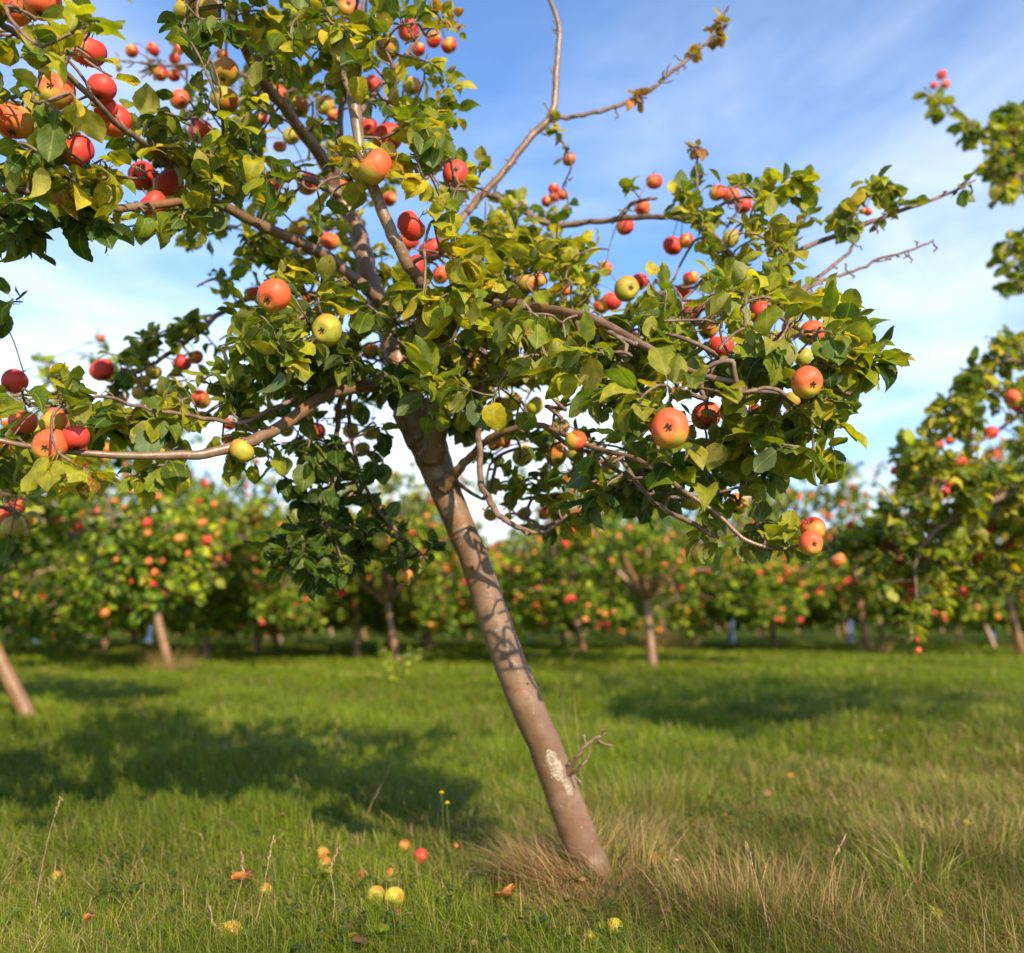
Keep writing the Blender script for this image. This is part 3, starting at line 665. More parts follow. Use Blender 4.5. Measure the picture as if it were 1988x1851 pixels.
# foliage masses: (px, py, rx, ry, depth, half thickness, sprays, mix); mix paints shade and sun in by region, besides autumn yellowing
BL = [
 (60, 60, 110, 70, 1.5, .15, 15, 'l'), (60, 230, 100, 100, 1.62, .2, 18, 'm'), (160, 130, 60, 80, 1.6, .12, 9, 'Y'), (100, 340, 130, 50, 1.7, .2, 13, 'm'), (210, 345, 80, 45, 1.68, .1, 8, 'Y'),
 (20, 430, 55, 35, 1.65, .1, 8, 'D'), (125, 425, 45, 20, 1.75, .08, 3, 'D'), (200, 430, 20, 25, 1.7, .06, 2, 'D'), (400, 330, 130, 60, 1.98, .22, 26, 'm'), (360, 415, 100, 35, 1.95, .15, 12, 'g'),
 (330, 245, 110, 50, 2.0, .2, 13, 'm'), (280, 118, 70, 40, 3.0, .1, 9, 'B'), (390, 60, 55, 85, 1.75, .15, 15, 'D'), (430, 190, 80, 60, 2.0, .3, 14, 'g'), (530, 255, 80, 70, 2.35, .25, 18, 'm'),
 (600, 80, 130, 90, 2.1, .35, 32, 'm'), (720, 50, 110, 70, 2.05, .3, 26, 'm'), (860, 60, 35, 50, 2.1, .12, 6, 'O'), (810, 170, 70, 70, 2.2, .25, 14, 'l'), (640, 200, 90, 70, 2.35, .25, 17, 'm'),
 (840, 260, 55, 70, 2.0, .2, 14, 'l'), (770, 310, 90, 50, 1.82, .12, 9, 'Y'), (890, 360, 60, 70, 2.2, .25, 15, 'l'), (600, 375, 100, 50, 2.1, .25, 16, 'm'), (560, 480, 80, 50, 2.5, .25, 14, 'm'),
 (600, 560, 110, 50, 2.2, .25, 22, 'm'), (640, 475, 90, 60, 2.65, .2, 12, 'l'), (850, 470, 70, 50, 1.93, .12, 10, 'Y'), (870, 560, 90, 60, 1.98, .18, 16, 'l'), (960, 520, 100, 80, 2.3, .3, 28, 'l'),
 (1000, 460, 90, 60, 2.5, .2, 18, 'l'), (950, 640, 110, 60, 2.1, .25, 22, 'l'), (1060, 555, 110, 65, 2.25, .3, 24, 'l'), (1080, 650, 110, 60, 2.0, .25, 22, 'l'), (1120, 510, 80, 45, 2.4, .2, 14, 'l'),
 (1200, 640, 100, 50, 1.9, .2, 20, 'l'), (1050, 735, 110, 60, 2.1, .25, 18, 'l'), (1180, 725, 110, 65, 1.82, .2, 22, 'l'), (1300, 675, 110, 75, 1.78, .22, 28, 'm'), (1430, 640, 110, 80, 1.82, .2, 28, 'l'),
 (1420, 740, 120, 75, 1.72, .18, 28, 'm'), (1290, 780, 120, 50, 1.62, .12, 15, 'm'), (1560, 715, 100, 85, 1.76, .18, 22, 'm'), (1590, 620, 60, 60, 1.9, .15, 11, 'l'), (1650, 715, 65, 50, 1.75, .1, 9, 'l'),
 (1450, 845, 110, 55, 1.72, .18, 15, 'g'), (1240, 885, 110, 50, 1.8, .18, 17, 'g'), (1090, 875, 80, 45, 2.1, .2, 10, 'm'), (1190, 945, 60, 30, 1.88, .12, 7, 'D'), (1400, 925, 55, 45, 1.76, .12, 6, 'g'),
 (1600, 840, 45, 45, 1.76, .1, 4, 'g'), (1510, 865, 22, 25, 1.7, .05, 2, 'D'), (990, 850, 70, 50, 2.2, .2, 10, 'g'), (1000, 960, 80, 45, 2.25, .18, 10, 'g'), (1480, 480, 90, 50, 2.3, .18, 14, 'l'),
 (1500, 545, 80, 50, 2.1, .2, 12, 'l'), (1400, 440, 80, 50, 2.42, .18, 13, 'm'), (1320, 395, 60, 30, 2.5, .1, 6, 'm'), (1460, 370, 70, 35, 2.4, .15, 8, 'l'), (1235, 395, 40, 30, 2.6, .08, 3, 'm'),
 (1555, 390, 50, 40, 2.35, .12, 5, 'l'), (1390, 560, 70, 45, 2.2, .2, 10, 'l'), (1320, 600, 60, 40, 2.0, .2, 8, 'l'), (1640, 425, 50, 35, 2.5, .08, 6, 'm'), (1720, 390, 50, 35, 2.5, .08, 8, 'm'),
 (1590, 560, 35, 15, 2.2, .04, 3, 'Y'), (1880, 362, 35, 15, 2.5, .03, 1, 'm'), (1100, 275, 30, 45, 2.7, .06, 3, 'l'), (1075, 420, 40, 28, 2.85, .08, 4, 'm'), (1000, 390, 60, 20, 2.7, .1, 3, 'm'),
 (1353, 284, 12, 12, 2.5, .02, 2, 'B'), (1240, 182, 14, 10, 2.7, .02, 2, 'O'), (1342, 104, 6, 6, 2.7, .02, 1, 'O'), (1390, 50, 22, 30, 2.7, .03, 4, 'O'), (500, 640, 75, 55, 2.1, .18, 13, 'g'), (560, 650, 90, 50, 1.95, .15, 12, 'g'),
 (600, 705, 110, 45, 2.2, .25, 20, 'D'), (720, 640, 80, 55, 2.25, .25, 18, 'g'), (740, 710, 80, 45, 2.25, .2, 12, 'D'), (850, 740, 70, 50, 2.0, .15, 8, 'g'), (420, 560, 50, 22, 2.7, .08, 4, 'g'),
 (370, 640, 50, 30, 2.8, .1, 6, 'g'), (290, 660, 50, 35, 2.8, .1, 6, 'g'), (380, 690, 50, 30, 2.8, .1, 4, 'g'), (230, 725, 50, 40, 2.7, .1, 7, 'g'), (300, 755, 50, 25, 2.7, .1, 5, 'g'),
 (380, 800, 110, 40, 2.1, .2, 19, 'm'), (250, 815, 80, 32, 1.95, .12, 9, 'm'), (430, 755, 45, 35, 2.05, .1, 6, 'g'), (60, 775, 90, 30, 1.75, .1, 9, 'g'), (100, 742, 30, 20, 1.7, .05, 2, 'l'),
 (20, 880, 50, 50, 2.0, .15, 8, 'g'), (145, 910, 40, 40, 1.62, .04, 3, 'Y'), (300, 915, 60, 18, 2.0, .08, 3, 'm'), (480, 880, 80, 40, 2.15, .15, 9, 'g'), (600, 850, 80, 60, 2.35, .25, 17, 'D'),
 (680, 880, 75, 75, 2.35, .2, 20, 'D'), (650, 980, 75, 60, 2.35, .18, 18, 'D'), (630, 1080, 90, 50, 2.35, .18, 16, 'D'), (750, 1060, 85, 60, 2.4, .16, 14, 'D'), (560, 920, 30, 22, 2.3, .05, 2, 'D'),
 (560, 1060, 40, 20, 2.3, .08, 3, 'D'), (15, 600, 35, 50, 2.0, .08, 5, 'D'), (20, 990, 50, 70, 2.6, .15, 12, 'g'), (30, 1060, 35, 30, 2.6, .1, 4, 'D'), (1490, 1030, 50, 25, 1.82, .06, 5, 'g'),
 (1380, 1040, 25, 22, 1.9, .06, 2, 'g'), (1440, 1055, 30, 22, 1.8, .05, 3, 'g'), (1330, 970, 50, 40, 1.9, .1, 5, 'D'), (1070, 990, 60, 40, 2.3, .12, 6, 'm'), (900, 820, 40, 60, 2.4, .15, 6, 'D'), (930, 700, 50, 40, 2.2, .1, 5, 'm'),
 (1170, 905, 70, 45, 1.95, .15, 9, 'g'), (1330, 880, 70, 50, 1.78, .12, 9, 'g'),
 (820, 640, 70, 60, 2.3, .15, 12, 'g'), (790, 720, 60, 50, 2.2, .15, 10, 'D'), (900, 610, 80, 60, 2.1, .15, 10, 'l'), (860, 790, 40, 40, 2.15, .1, 5, 'g'), (560, 740, 70, 30, 2.2, .15, 8, 'g'), (1000, 560, 100, 60, 2.2, .2, 12, 'l'),
 (970, 725, 75, 60, 2.35, .15, 12, 'm'), (1010, 660, 90, 60, 2.4, .15, 10, 'l'), (1130, 790, 70, 35, 2.0, .12, 8, 'm'), (740, 530, 60, 40, 2.6, .1, 6, 'm'), (1300, 560, 60, 40, 2.2, .15, 6, 'l'), (1560, 640, 60, 50, 2.0, .1, 6, 'l'),
 (1000, 850, 90, 60, 2.6, .15, 16, 'g'), (1095, 880, 90, 55, 2.55, .18, 15, 'g'), (1010, 970, 80, 45, 2.5, .15, 10, 'g'), (1200, 915, 80, 50, 2.45, .18, 14, 'g'), (1000, 770, 80, 50, 2.6, .15, 12, 'm'),  (1320, 905, 90, 50, 2.3, .15, 15, 'g'), (1420, 945, 70, 45, 2.15, .12, 10, 'g'), (1470, 870, 80, 50, 2.05, .12, 10, 'g'), (1240, 960, 70, 35, 2.3, .12, 8, 'D'), (1560, 800, 70, 50, 2.0, .1, 8, 'g'), (870, 700, 80, 60, 2.6, .15, 10, 'g'),
 # outside the frame: the rest of the crown
 (200, -110, 220, 70, 1.8, .3, 22, 'm'), (600, -120, 260, 80, 2.2, .45, 46, 'm'), (860, -90, 70, 50, 2.3, .2, 8, 'l'), (-160, 250, 110, 220, 1.8, .4, 26, 'm'), (-160, 760, 100, 130, 2.0, .3, 14, 'm'),
 (560, 330, 260, 200, 3.0, .35, 46, 'm'), (1000, 640, 220, 120, 2.95, .3, 34, 'm'), (620, 720, 160, 100, 2.9, .25, 18, 'g'), (1300, 620, 160, 90, 2.6, .25, 16, 'l'),
]
samples = []
for (cx, cy, rx, ry, Y, dy, n, k) in BL:
    for i in range(int(round(n * 1.12))):
        a = rm.uniform(0, 2 * math.pi); q = math.sqrt(rm.random())
        y_ = Y + rm.uniform(-dy, dy)
        samples.append([at(cx + rx * q * math.cos(a), cy + ry * q * math.sin(a), y_), k])
arr, par = grow(nodes, samples, rm)
# ---- apples of the tree: (px, py, diameter px, skin, eye towards the camera?)
AP = [(25,15,70,'r',0),(82,5,70,'o',0),(170,100,68,'r',0),(110,178,68,'o',1),(197,172,55,'r',0),(205,212,46,'r',0),(223,235,62,'r',1),(150,295,66,'r',2),(25,235,72,'o',0),(275,342,55,'r',0),(328,357,58,'r',2),(298,397,52,'r',2),
 (256,100,26,'r',0),(297,96,26,'r',0),(339,114,24,'r',0),(312,144,28,'r',1),(347,97,22,'r',0),(338,147,26,'r',0),(349,194,38,'o',0),(390,256,50,'r',0),(437,141,54,'g',0),(436,194,54,'g',0),(362,20,50,'g',0),(405,20,50,'g',0),(432,107,26,'r',0),
 (540,183,34,'o',0),(580,208,40,'g',0),(630,204,38,'g',1),(650,225,30,'r',0),(508,231,26,'r',0),(566,265,34,'g',0),(597,357,43,'r',1),(665,370,38,'o',0),(543,285,26,'r',0),(577,446,36,'g',0),(640,469,38,'o',0),(533,362,24,'r',0),
 (676,15,46,'o',1),(753,95,50,'g',0),(793,59,42,'r',0),(813,97,27,'r',0),(842,77,32,'r',0),(872,89,32,'r',0),(800,168,36,'g',0),(724,164,34,'r',0),(753,268,58,'r',0),(716,248,36,'r',0),(729,325,68,'o',2),(884,337,52,'r',1),(756,387,30,'r',0),
 (798,440,58,'r',0),(795,467,42,'r',2),(838,486,50,'r',2),(805,520,50,'r',2),(855,535,34,'o',0),(1105,310,27,'o',0),(1075,367,22,'r',0),(1075,384,22,'r',0),(1092,379,23,'r',0),(1061,392,23,'r',0),(1247,404,33,'o',0),(1214,441,34,'r',0),
 (531,575,66,'o',0),(491,571,34,'r',0),(634,642,62,'g',1),(198,719,45,'r',0),(355,705,34,'r',0),(380,694,30,'r',0),(278,741,30,'g',0),(298,724,32,'g',0),(270,763,30,'g',0),(28,741,50,'r',0),(390,776,38,'o',0),(45,820,56,'o',0),(104,818,56,'o',2),(97,865,66,'o',1),(147,850,54,'r',0),
 (469,876,48,'g',0),(615,840,36,'o',0),(30,985,38,'o',0),(5,1007,36,'o',0),(25,1026,46,'g',0),(59,1011,38,'g',0),(556,836,28,'g',0),(442,853,26,'r',0),(600,580,32,'o',0),(446,823,26,'r',0),(753,685,42,'g',0),(719,682,36,'g',0),(929,709,42,'o',0),
 (994,782,40,'y',0),(1038,789,38,'y',0),(967,782,26,'r',0),(1023,551,46,'g',0),(1045,545,32,'r',0),(1098,565,24,'r',0),(1175,522,30,'r',1),(1217,561,50,'g',1),(1241,548,34,'r',0),(1167,596,32,'r',0),(1187,586,38,'r',0),(1222,658,36,'o',0),(877,643,26,'r',0),
 (1016,885,44,'y',0),(1080,883,46,'g',0),(1118,856,42,'o',0),(1118,880,36,'g',0),(1088,829,36,'g',0),(1185,903,38,'g',1),(961,863,30,'o',0),(981,860,24,'r',0),(721,841,34,'g',0),(703,873,32,'g',0),(681,836,32,'g',0),(951,1000,28,'g',0),(1018,997,30,'g',0),(1058,997,26,'r',0),
 (1270,353,34,'r',0),(1393,375,33,'o',0),(1420,382,33,'o',0),(1443,400,33,'r',0),(1306,478,38,'r',0),(1332,468,30,'r',0),(1419,464,36,'g',0),(1686,412,16,'r',0),(1675,410,14,'r',0),(1341,541,32,'r',0),(1343,604,42,'r',1),(1363,592,28,'r',0),(1375,638,42,'g',0),(1399,674,52,'r',0),
 (1478,610,48,'r',0),(1536,638,40,'g',0),(1577,646,50,'o',1),(1567,743,62,'o',1),(1561,695,38,'g',0),(1540,780,42,'g',0),(1300,832,78,'o',1),(1371,808,58,'o',0),(1464,794,24,'r',0),(1504,658,36,'g',0),(1314,763,32,'o',0),(1327,565,30,'r',0),
 (1432,978,44,'g',0),(1579,1028,50,'r',0),(1574,1055,48,'o',1),(1340,976,38,'g',0),(1627,1088,30,'o',0),(740,1050,36,'g',0),(785,1120,34,'g',0)]
DEP = {(1627,1088): 3.9, (1579,1028): 1.8, (1574,1055): 1.76, (1300,832): 1.48, (1567,743): 1.62, (1075,367): 3.0, (1061,392): 3.0, (1092,379): 3.0, (1075,384): 3.0, (740,1050): 2.3, (785,1120): 2.35}
aplist = []
for (px, py, d, k, f) in AP:
    Y = DEP.get((px, py), min(max(.066 * F / d, 1.42), 2.75))
    # pull it to the wood or foliage that carries it
    if (px, py) not in DEP:
        sx, sy, sz = proj(arr); m = ((sx - px) ** 2 + (sy - py) ** 2) < 60 ** 2
        if m.any():
            near = sz[m]; c = near[np.argmin(np.abs(near - Y))]; Y = .4 * Y + .6 * float(c)
        bx, by, bz = proj(np.array(nodes)); m = (np.hypot(bx - px, by - py) < d * .5 + 4) & (bz < Y + .05)
        if d > 38 and m.any(): Y = max(1.25, float(bz[m].min()) - d * Y / F / 2 - .012)
    p = at(px, py, Y); dd = d * np.dot(p - CAMP, fw) / F
    aplist.append((d, k, f, p, dd / 2))
aplist.sort(key=lambda a: -a[0])
ra = random.Random(5)
caln = []
for i, (d, k, f, p, r) in enumerate(aplist):
    if f == 1: cal = (ra.gauss(0, .22), -1, ra.uniform(-.45, -.05))
    elif f == 2: cal = (ra.uniform(.2, .9), .6, -.8)
    else: cal = (ra.gauss(0, .5), ra.gauss(-.1, .5), -1)
    caln.append(cal)
    if i < 100:
        add_apple(k, p - BASE, r, cal, ra, root)
rest = {}
mb = MB(); V0 = np.array([v.co[:] for v in AP_LO['r'].vertices]); F0 = np.array([q.vertices[:] for q in AP_LO['r'].polygons])
def apple_attr_material():
    m, t = newmat('apple_skin_mixed'); a = N(t, 'ShaderNodeAttribute', attribute_name='Col')
    geo = N(t, 'ShaderNodeNewGeometry'); n = noise(t, geo.outputs['Position'], 40, 3, .6)
    c = mixc(t, mapr(t, n, .45, .62), a.outputs['Color'], (.52, .30, .04))
    p = principled(t, c, .38, .4); finish(t, p.outputs[0]); return m
M_APMIX = apple_attr_material()
APC = {'r': (.52, .035, .022, 1), 'o': (.56, .12, .03, 1), 'g': (.38, .28, .035, 1), 'y': (.5, .42, .04, 1)}
for (d, k, f, p, r), cal in list(zip(aplist, caln))[100:]:
    mw = np.array(apple_matrix(p, r, cal, ra)); mb.add(V0 @ mw[:3, :3].T + mw[:3, 3], F0, APC[k])
o = link_mesh('apple', mb.mesh('apples_rest', M_APMIX, BASE), root); o['kind'] = 'stuff'
# stalk twig from each apple to the nearest wood
def shades_trunk(q):
    for (px, py, Y, w_) in TR[2:-6]:
        v = q - at(px, py, Y - .035); t_ = float(v @ np.array(sun_dir))
        if t_ > .05 and np.linalg.norm(v - t_ * np.array(sun_dir)) < .09: return True
    return False
mbt = MB()
dirs = twigs(mbt, arr, par, len(nodes), rm, skip=shades_trunk)
for (d, k, f, p, r), cal in zip(aplist, caln):
    kk = int(np.argmin(((arr - (p + np.array([0, 0, r]))) ** 2).sum(1))); q = arr[kk]
    s = p - np.array(cal) / np.linalg.norm(cal) * r * 1.1
    add_tube(mbt, [q, (q + s) / 2 + np.array([0, 0, .012]), s], [.0018, .0014, .0016], 5, sub=3)
tw = link_mesh('twigs', mbt.mesh('twigs', M_TWIG, BASE), root); tw['kind'] = 'stuff'
# leaves
LV = Leaves()
for s in samples:
    i = s[2]; d = dirs[i]; k = s[1]
    a = arr[par[i]]; b = arr[i]; L = np.linalg.norm(b - a)
    small = k in 'BO'
    LV.rosette(b, d, rm.randint(8, 11), (.059 if b[1] < 2.05 else .050) * (.7 if small else 1.0), k, rm)
    for t in np.arange(.05, L, .028):
        if rm.random() < .75:
            q = a + (b - a) * (t / L); LV.rosette(q, d * .4, 1, .056 * (.7 if small else 1.0), k, rm)
LV.arrays()
ctr = LV.P + LV.L * LV.S[:, None] * .5
X, Yp, Z = proj(ctr); tipx, tipy, _ = proj(LV.P + LV.L * LV.S[:, None])
keep = np.ones(len(X), bool); rnd = rng.random(len(X))
for (d, k, f, p, r) in aplist:
    ax, ay, az = proj(p); D2 = np.minimum(np.minimum((X - ax) ** 2 + (Yp - ay) ** 2, (tipx - ax) ** 2 + (tipy - ay) ** 2), (((X + tipx) / 2 - ax) ** 2 + ((Yp + tipy) / 2 - ay) ** 2))
    infront = (Z < az + r) & (D2 < (d * .5 + 12) ** 2)
    keep &= ~(infront & (rnd < .98))
    keep &= ~(((ctr - p) ** 2).sum(1) < (r * 1.02) ** 2)
for (cx, cy, cz, cr, pr) in clear_pts:
    keep &= ~((Z < cz + .05) & ((X - cx) ** 2 + (Yp - cy) ** 2 < cr ** 2) & (rnd < pr))
# patches of open sky between the boughs
for (cx, cy, rx, ry, pr) in ((270, 560, 160, 70, .97), (110, 630, 110, 60, .97), (60, 690, 60, 25, .9), (915, 950, 30, 50, .95), (800, 625, 28, 26, .9), (540, 900, 60, 28, .8), (1000, 230, 60, 80, .97), (1150, 300, 40, 60, .9), (1270, 450, 60, 18, .8), (610, 300, 25, 25, .8), (265, 210, 16, 20, .8),
                            (1200, 480, 60, 22, .9), (1170, 130, 60, 70, .97), (740, 800, 30, 26, .9), (170, 760, 25, 25, .6), (1100, 800, 25, 15, .6), (240, 90, 40, 60, .6), (720, 930, 40, 40, .5), (1450, 1005, 30, 20, .6), (1290, 545, 28, 40, .8), (1560, 560, 30, 30, .8)):
    keep &= ~((((X - cx) / rx) ** 2 + ((Yp - cy) / ry) ** 2 < 1) & (rnd < pr) & ~((Z > 2.9) & (cx < 300) & False))
# ripe apples hang in the sun: thin the sprays that shade them
sdv = np.array(sun_dir)
for (d, k, f, p, r) in aplist:
    if k in 'ro' and d > 30:
        v = ctr - p; t_ = v @ sdv; q_ = np.linalg.norm(v - t_[:, None] * sdv, axis=1)
        keep &= ~((t_ > 0) & (q_ < r * .8 + .012) & (rng.random(len(X)) < .8))
# light gaps: sprays that would shut the sun off the trunk are thinned
sdv = np.array(sun_dir)
for (px, py, Y, w_) in TR[1:-5]:
    for o_ in (-.3, 0, .3):
        v = ctr - at(px + o_ * w_, py, Y - .035); t_ = v @ sdv; q_ = np.linalg.norm(v - t_[:, None] * sdv, axis=1)
        keep &= ~((t_ > .05) & (q_ < (.080 if py > 960 else .03)) & (rnd < (.99 if py > 960 else .5)))
LV.keep(keep)
LV.build('leaves', M_LEAF, T_HI, root, BASE)
print('main leaves', len(LV.P), 'samples', len(samples))

# ------------------------------------------------------------------ apple tree on the right, trunk out of frame
def tree_from_masses(name, label, base, trunk_pts, branches, blobs, apples, seed, group=None, hi=False, leafsize=.06, mat=None):
    r_ = random.Random(seed); B = np.asarray(base)
    t = empty(name, base, label, 'tree', group)
    mb = MB(); add_tube(mb, *trunk_pts, sides=14, sub=4, bump=.03, seed=seed)
    link_mesh('trunk', mb.mesh('trunk', M_BARKBG, B), t)
    nodes = []; 
    for (P, R) in branches:
        mb = MB(); add_tube(mb, P, R, sides=8, sub=4, bump=.06, seed=seed)
        link_mesh('branch', mb.mesh('branch', M_TWIG, B), t)
        for i in range(len(P) - 1):
            for u in np.linspace(0, 1, 8, endpoint=False): nodes.append(np.asarray(P[i]) * (1 - u) + np.asarray(P[i + 1]) * u)
        nodes.append(np.asarray(P[-1]))
    arr, par = grow(nodes, blobs, r_)
    mbt = MB(); dirs = twigs(mbt, arr, par, len(nodes), r_, r0=.002, sides=4)
    link_mesh('twigs', mbt.mesh('twigs', M_TWIG, B), t)['kind'] = 'stuff'
    lv = Leaves()
    for s in blobs:
        i = s[2]; lv.rosette(arr[i], dirs[i], r_.randint(7, 10), leafsize, s[1], r_)
        a = arr[par[i]]; L = np.linalg.norm(arr[i] - a)
        for u in np.arange(.06, L, .05): lv.rosette(a + (arr[i] - a) * (u / L), dirs[i] * .4, 1, leafsize * .9, s[1], r_)
    lv.arrays()
    for (p, r, k, cal) in apples:
        ax, ay, az = proj(p); X, Yp, Z = proj(lv.P + lv.L * lv.S[:, None] * .5)
        m = (Z < az) & ((X - ax) ** 2 + (Yp - ay) ** 2 < (r * F / az + 3) ** 2)
        lv.keep(~m)
        add_apple(k, p - B, r, cal, r_, t, sub=False)
    lv.build('leaves', mat or M_LEAFBG, T_HI if mat else T_LO, t, B)
    return t
rr = random.Random(21)
RY = 4.5
Rb = np.array([at(2240, 1300, 4.9)[0], 4.9, 0]); Rb[2] = gz(Rb[0], Rb[1])
tp = ([Rb - np.array([0, 0, .05]), Rb + np.array([-.03, 0, .35]), Rb + np.array([-.08, 0, .75]), Rb + np.array([-.06, 0, 1.1])], [.085, .07, .065, .06])
f_ = lambda L: ([at(a, b, Y) for a, b, Y, w_ in L], [w_ / 2 * Y / F for a, b, Y, w_ in L])
top = Rb + np.array([-.06, 0, 1.1])
def fr(L):
    P, R = f_(L); return [top] + P, [.045] + R
brs = [fr([(2100, 820, 4.8, 16), (2060, 600, 4.6, 12), (2015, 420, 4.4, 9), (1930, 290, 4.3, 9), (1880, 235, 4.2, 8), (1830, 190, 4.2, 6)]),
       fr([(2110, 900, 4.7, 20), (2000, 940, 4.6, 16), (1900, 985, 4.5, 13), (1830, 1020, 4.4, 9), (1780, 1080, 4.4, 6), (1780, 1180, 4.4, 4)]),
       fr([(2100, 860, 4.7, 16), (2000, 800, 4.5, 9), (1940, 835, 4.4, 8), (1870, 880, 4.3, 6), (1800, 930, 4.3, 5)]),
       fr([(2090, 700, 4.6, 14), (2040, 620, 4.4, 8), (1985, 560, 4.3, 6), (1950, 510, 4.2, 4)]),
       fr([(2100, 800, 4.7, 14), (2020, 720, 4.4, 9), (1950, 700, 4.3, 7), (1895, 740, 4.3, 5), (1850, 830, 4.3, 5)]),
       fr([(2050, 980, 4.7, 14), (1950, 1060, 4.9, 10), (1880, 1060, 5.0, 8), (1700, 1080, 4.9, 5)]),
       fr([(2300, 600, 4.9, 18), (2400, 300, 5, 12), (2420, 50, 5, 7)]), fr([(2500, 800, 4.9, 22), (2650, 700, 5, 14), (2800, 720, 5, 7)]), fr([(2350, 760, 5.4, 22), (2400, 600, 5.9, 14), (2450, 560, 6.3, 7)])]
bl = []
for (cx, cy, rx, ry, Y, dy, n, k) in [(1965, 250, 45, 45, 4.2, .2, 26, 'g'), (1955, 330, 50, 40, 4.2, .2, 24, 'm'), (1830, 205, 22, 12, 4.2, .05, 2, 'g'), (1880, 255, 26, 22, 4.2, .1, 5, 'g'), (1813, 190, 18, 12, 4.2, .03, 2, 'm'), (1965, 490, 35, 22, 4.2, .1, 6, 'g'), (1980, 540, 25, 40, 4.3, .1, 6, 'g'),
     (1960, 690, 50, 30, 4.4, .2, 14, 'm'), (1895, 730, 35, 35, 4.3, .15, 14, 'm'), (1860, 810, 45, 40, 4.3, .2, 22, 'm'), (1960, 780, 40, 35, 4.4, .2, 14, 'm'), (1800, 900, 65, 50, 4.3, .25, 34, 'm'), (1860, 940, 85, 55, 4.4, .3, 44, 'g'), (1780, 960, 50, 40, 4.4, .2, 16, 'g'),
     (1790, 1040, 120, 55, 4.6, .35, 60, 'g'), (1930, 1040, 80, 60, 4.8, .3, 40, 'm'), (1790, 1120, 70, 55, 4.6, .25, 34, 'm'), (1783, 1205, 18, 45, 4.4, .08, 9, 'g'), (1900, 1110, 70, 40, 5.0, .3, 22, 'm'), (1670, 1060, 60, 40, 4.8, .2, 16, 'g'), (1990, 960, 60, 60, 4.7, .3, 26, 'm'), (1730, 1110, 50, 50, 4.7, .25, 18, 'g'),
     (2600, 500, 260, 260, 4.6, .6, 90, 'm'), (2350, 150, 260, 120, 4.8, .6, 70, 'm'), (2950, 450, 320, 280, 4.5, .6, 130, 'm'), (3000, 850, 300, 200, 4.6, .6, 60, 'm'), (2080, 850, 120, 260, 4.8, .6, 110, 'm'), (2250, 500, 200, 350, 5.0, .8, 170, 'm'), (2450, 800, 240, 220, 5.2, .8, 130, 'm')]:  # unseen crown beyond the right edge, partly added to widen the ground shadow
    for i in range(n):
        a = rr.uniform(0, 2 * math.pi); q = math.sqrt(rr.random()); bl.append([at(cx + rx * q * math.cos(a), cy + ry * q * math.sin(a), Y + rr.uniform(-dy, dy)), k])
ap = []
for (px, py, d) in [(1828,146,20),(1813,167,16),(1835,165,20),(1808,191,18),(1967,256,20),(1968,303,22),(1968,346,20),(1944,359,20),(1986,336,22),(1921,752,16),(1966,772,30),(1975,790,24),(1924,841,28),(1865,797,20),(1863,898,28),(1845,855,20),(1820,862,24),(1789,923,20),(1820,938,26),(1843,938,24),(1834,958,24),(1883,846,16),(1924,1008,22),(1924,1027,22),(1723,1060,24),(1744,1068,22),(1798,1082,22),(1744,1091,22),(1762,1008,22),(1756,1132,22),(1775,1147,26),(1762,1165,22),(1782,1242,13),(1782,1263,13),(1737,914,18),(1700,1010,18),(1650,1020,16),(1810,1020,18),(1900,1080,20),(1870,1150,20),(1840,1120,18),(1960,1060,22),(1855,1005,18),(1940,960,20)]:
    Y = min(4.9, max(3.9, .068 * F / d)); p = at(px, py, Y); ap.append((p, d * Y / F / 2, rr.choice('rrroog' if py < 1120 else 'ooro'), (rr.gauss(0, .6), rr.gauss(-.3, .5), -1)))
tree_from_masses('apple_tree', 'apple tree cut off by the right edge, its boughs drooping with small apples', Rb, tp, brs, bl, ap, 31, leafsize=.072, mat=M_LEAF)

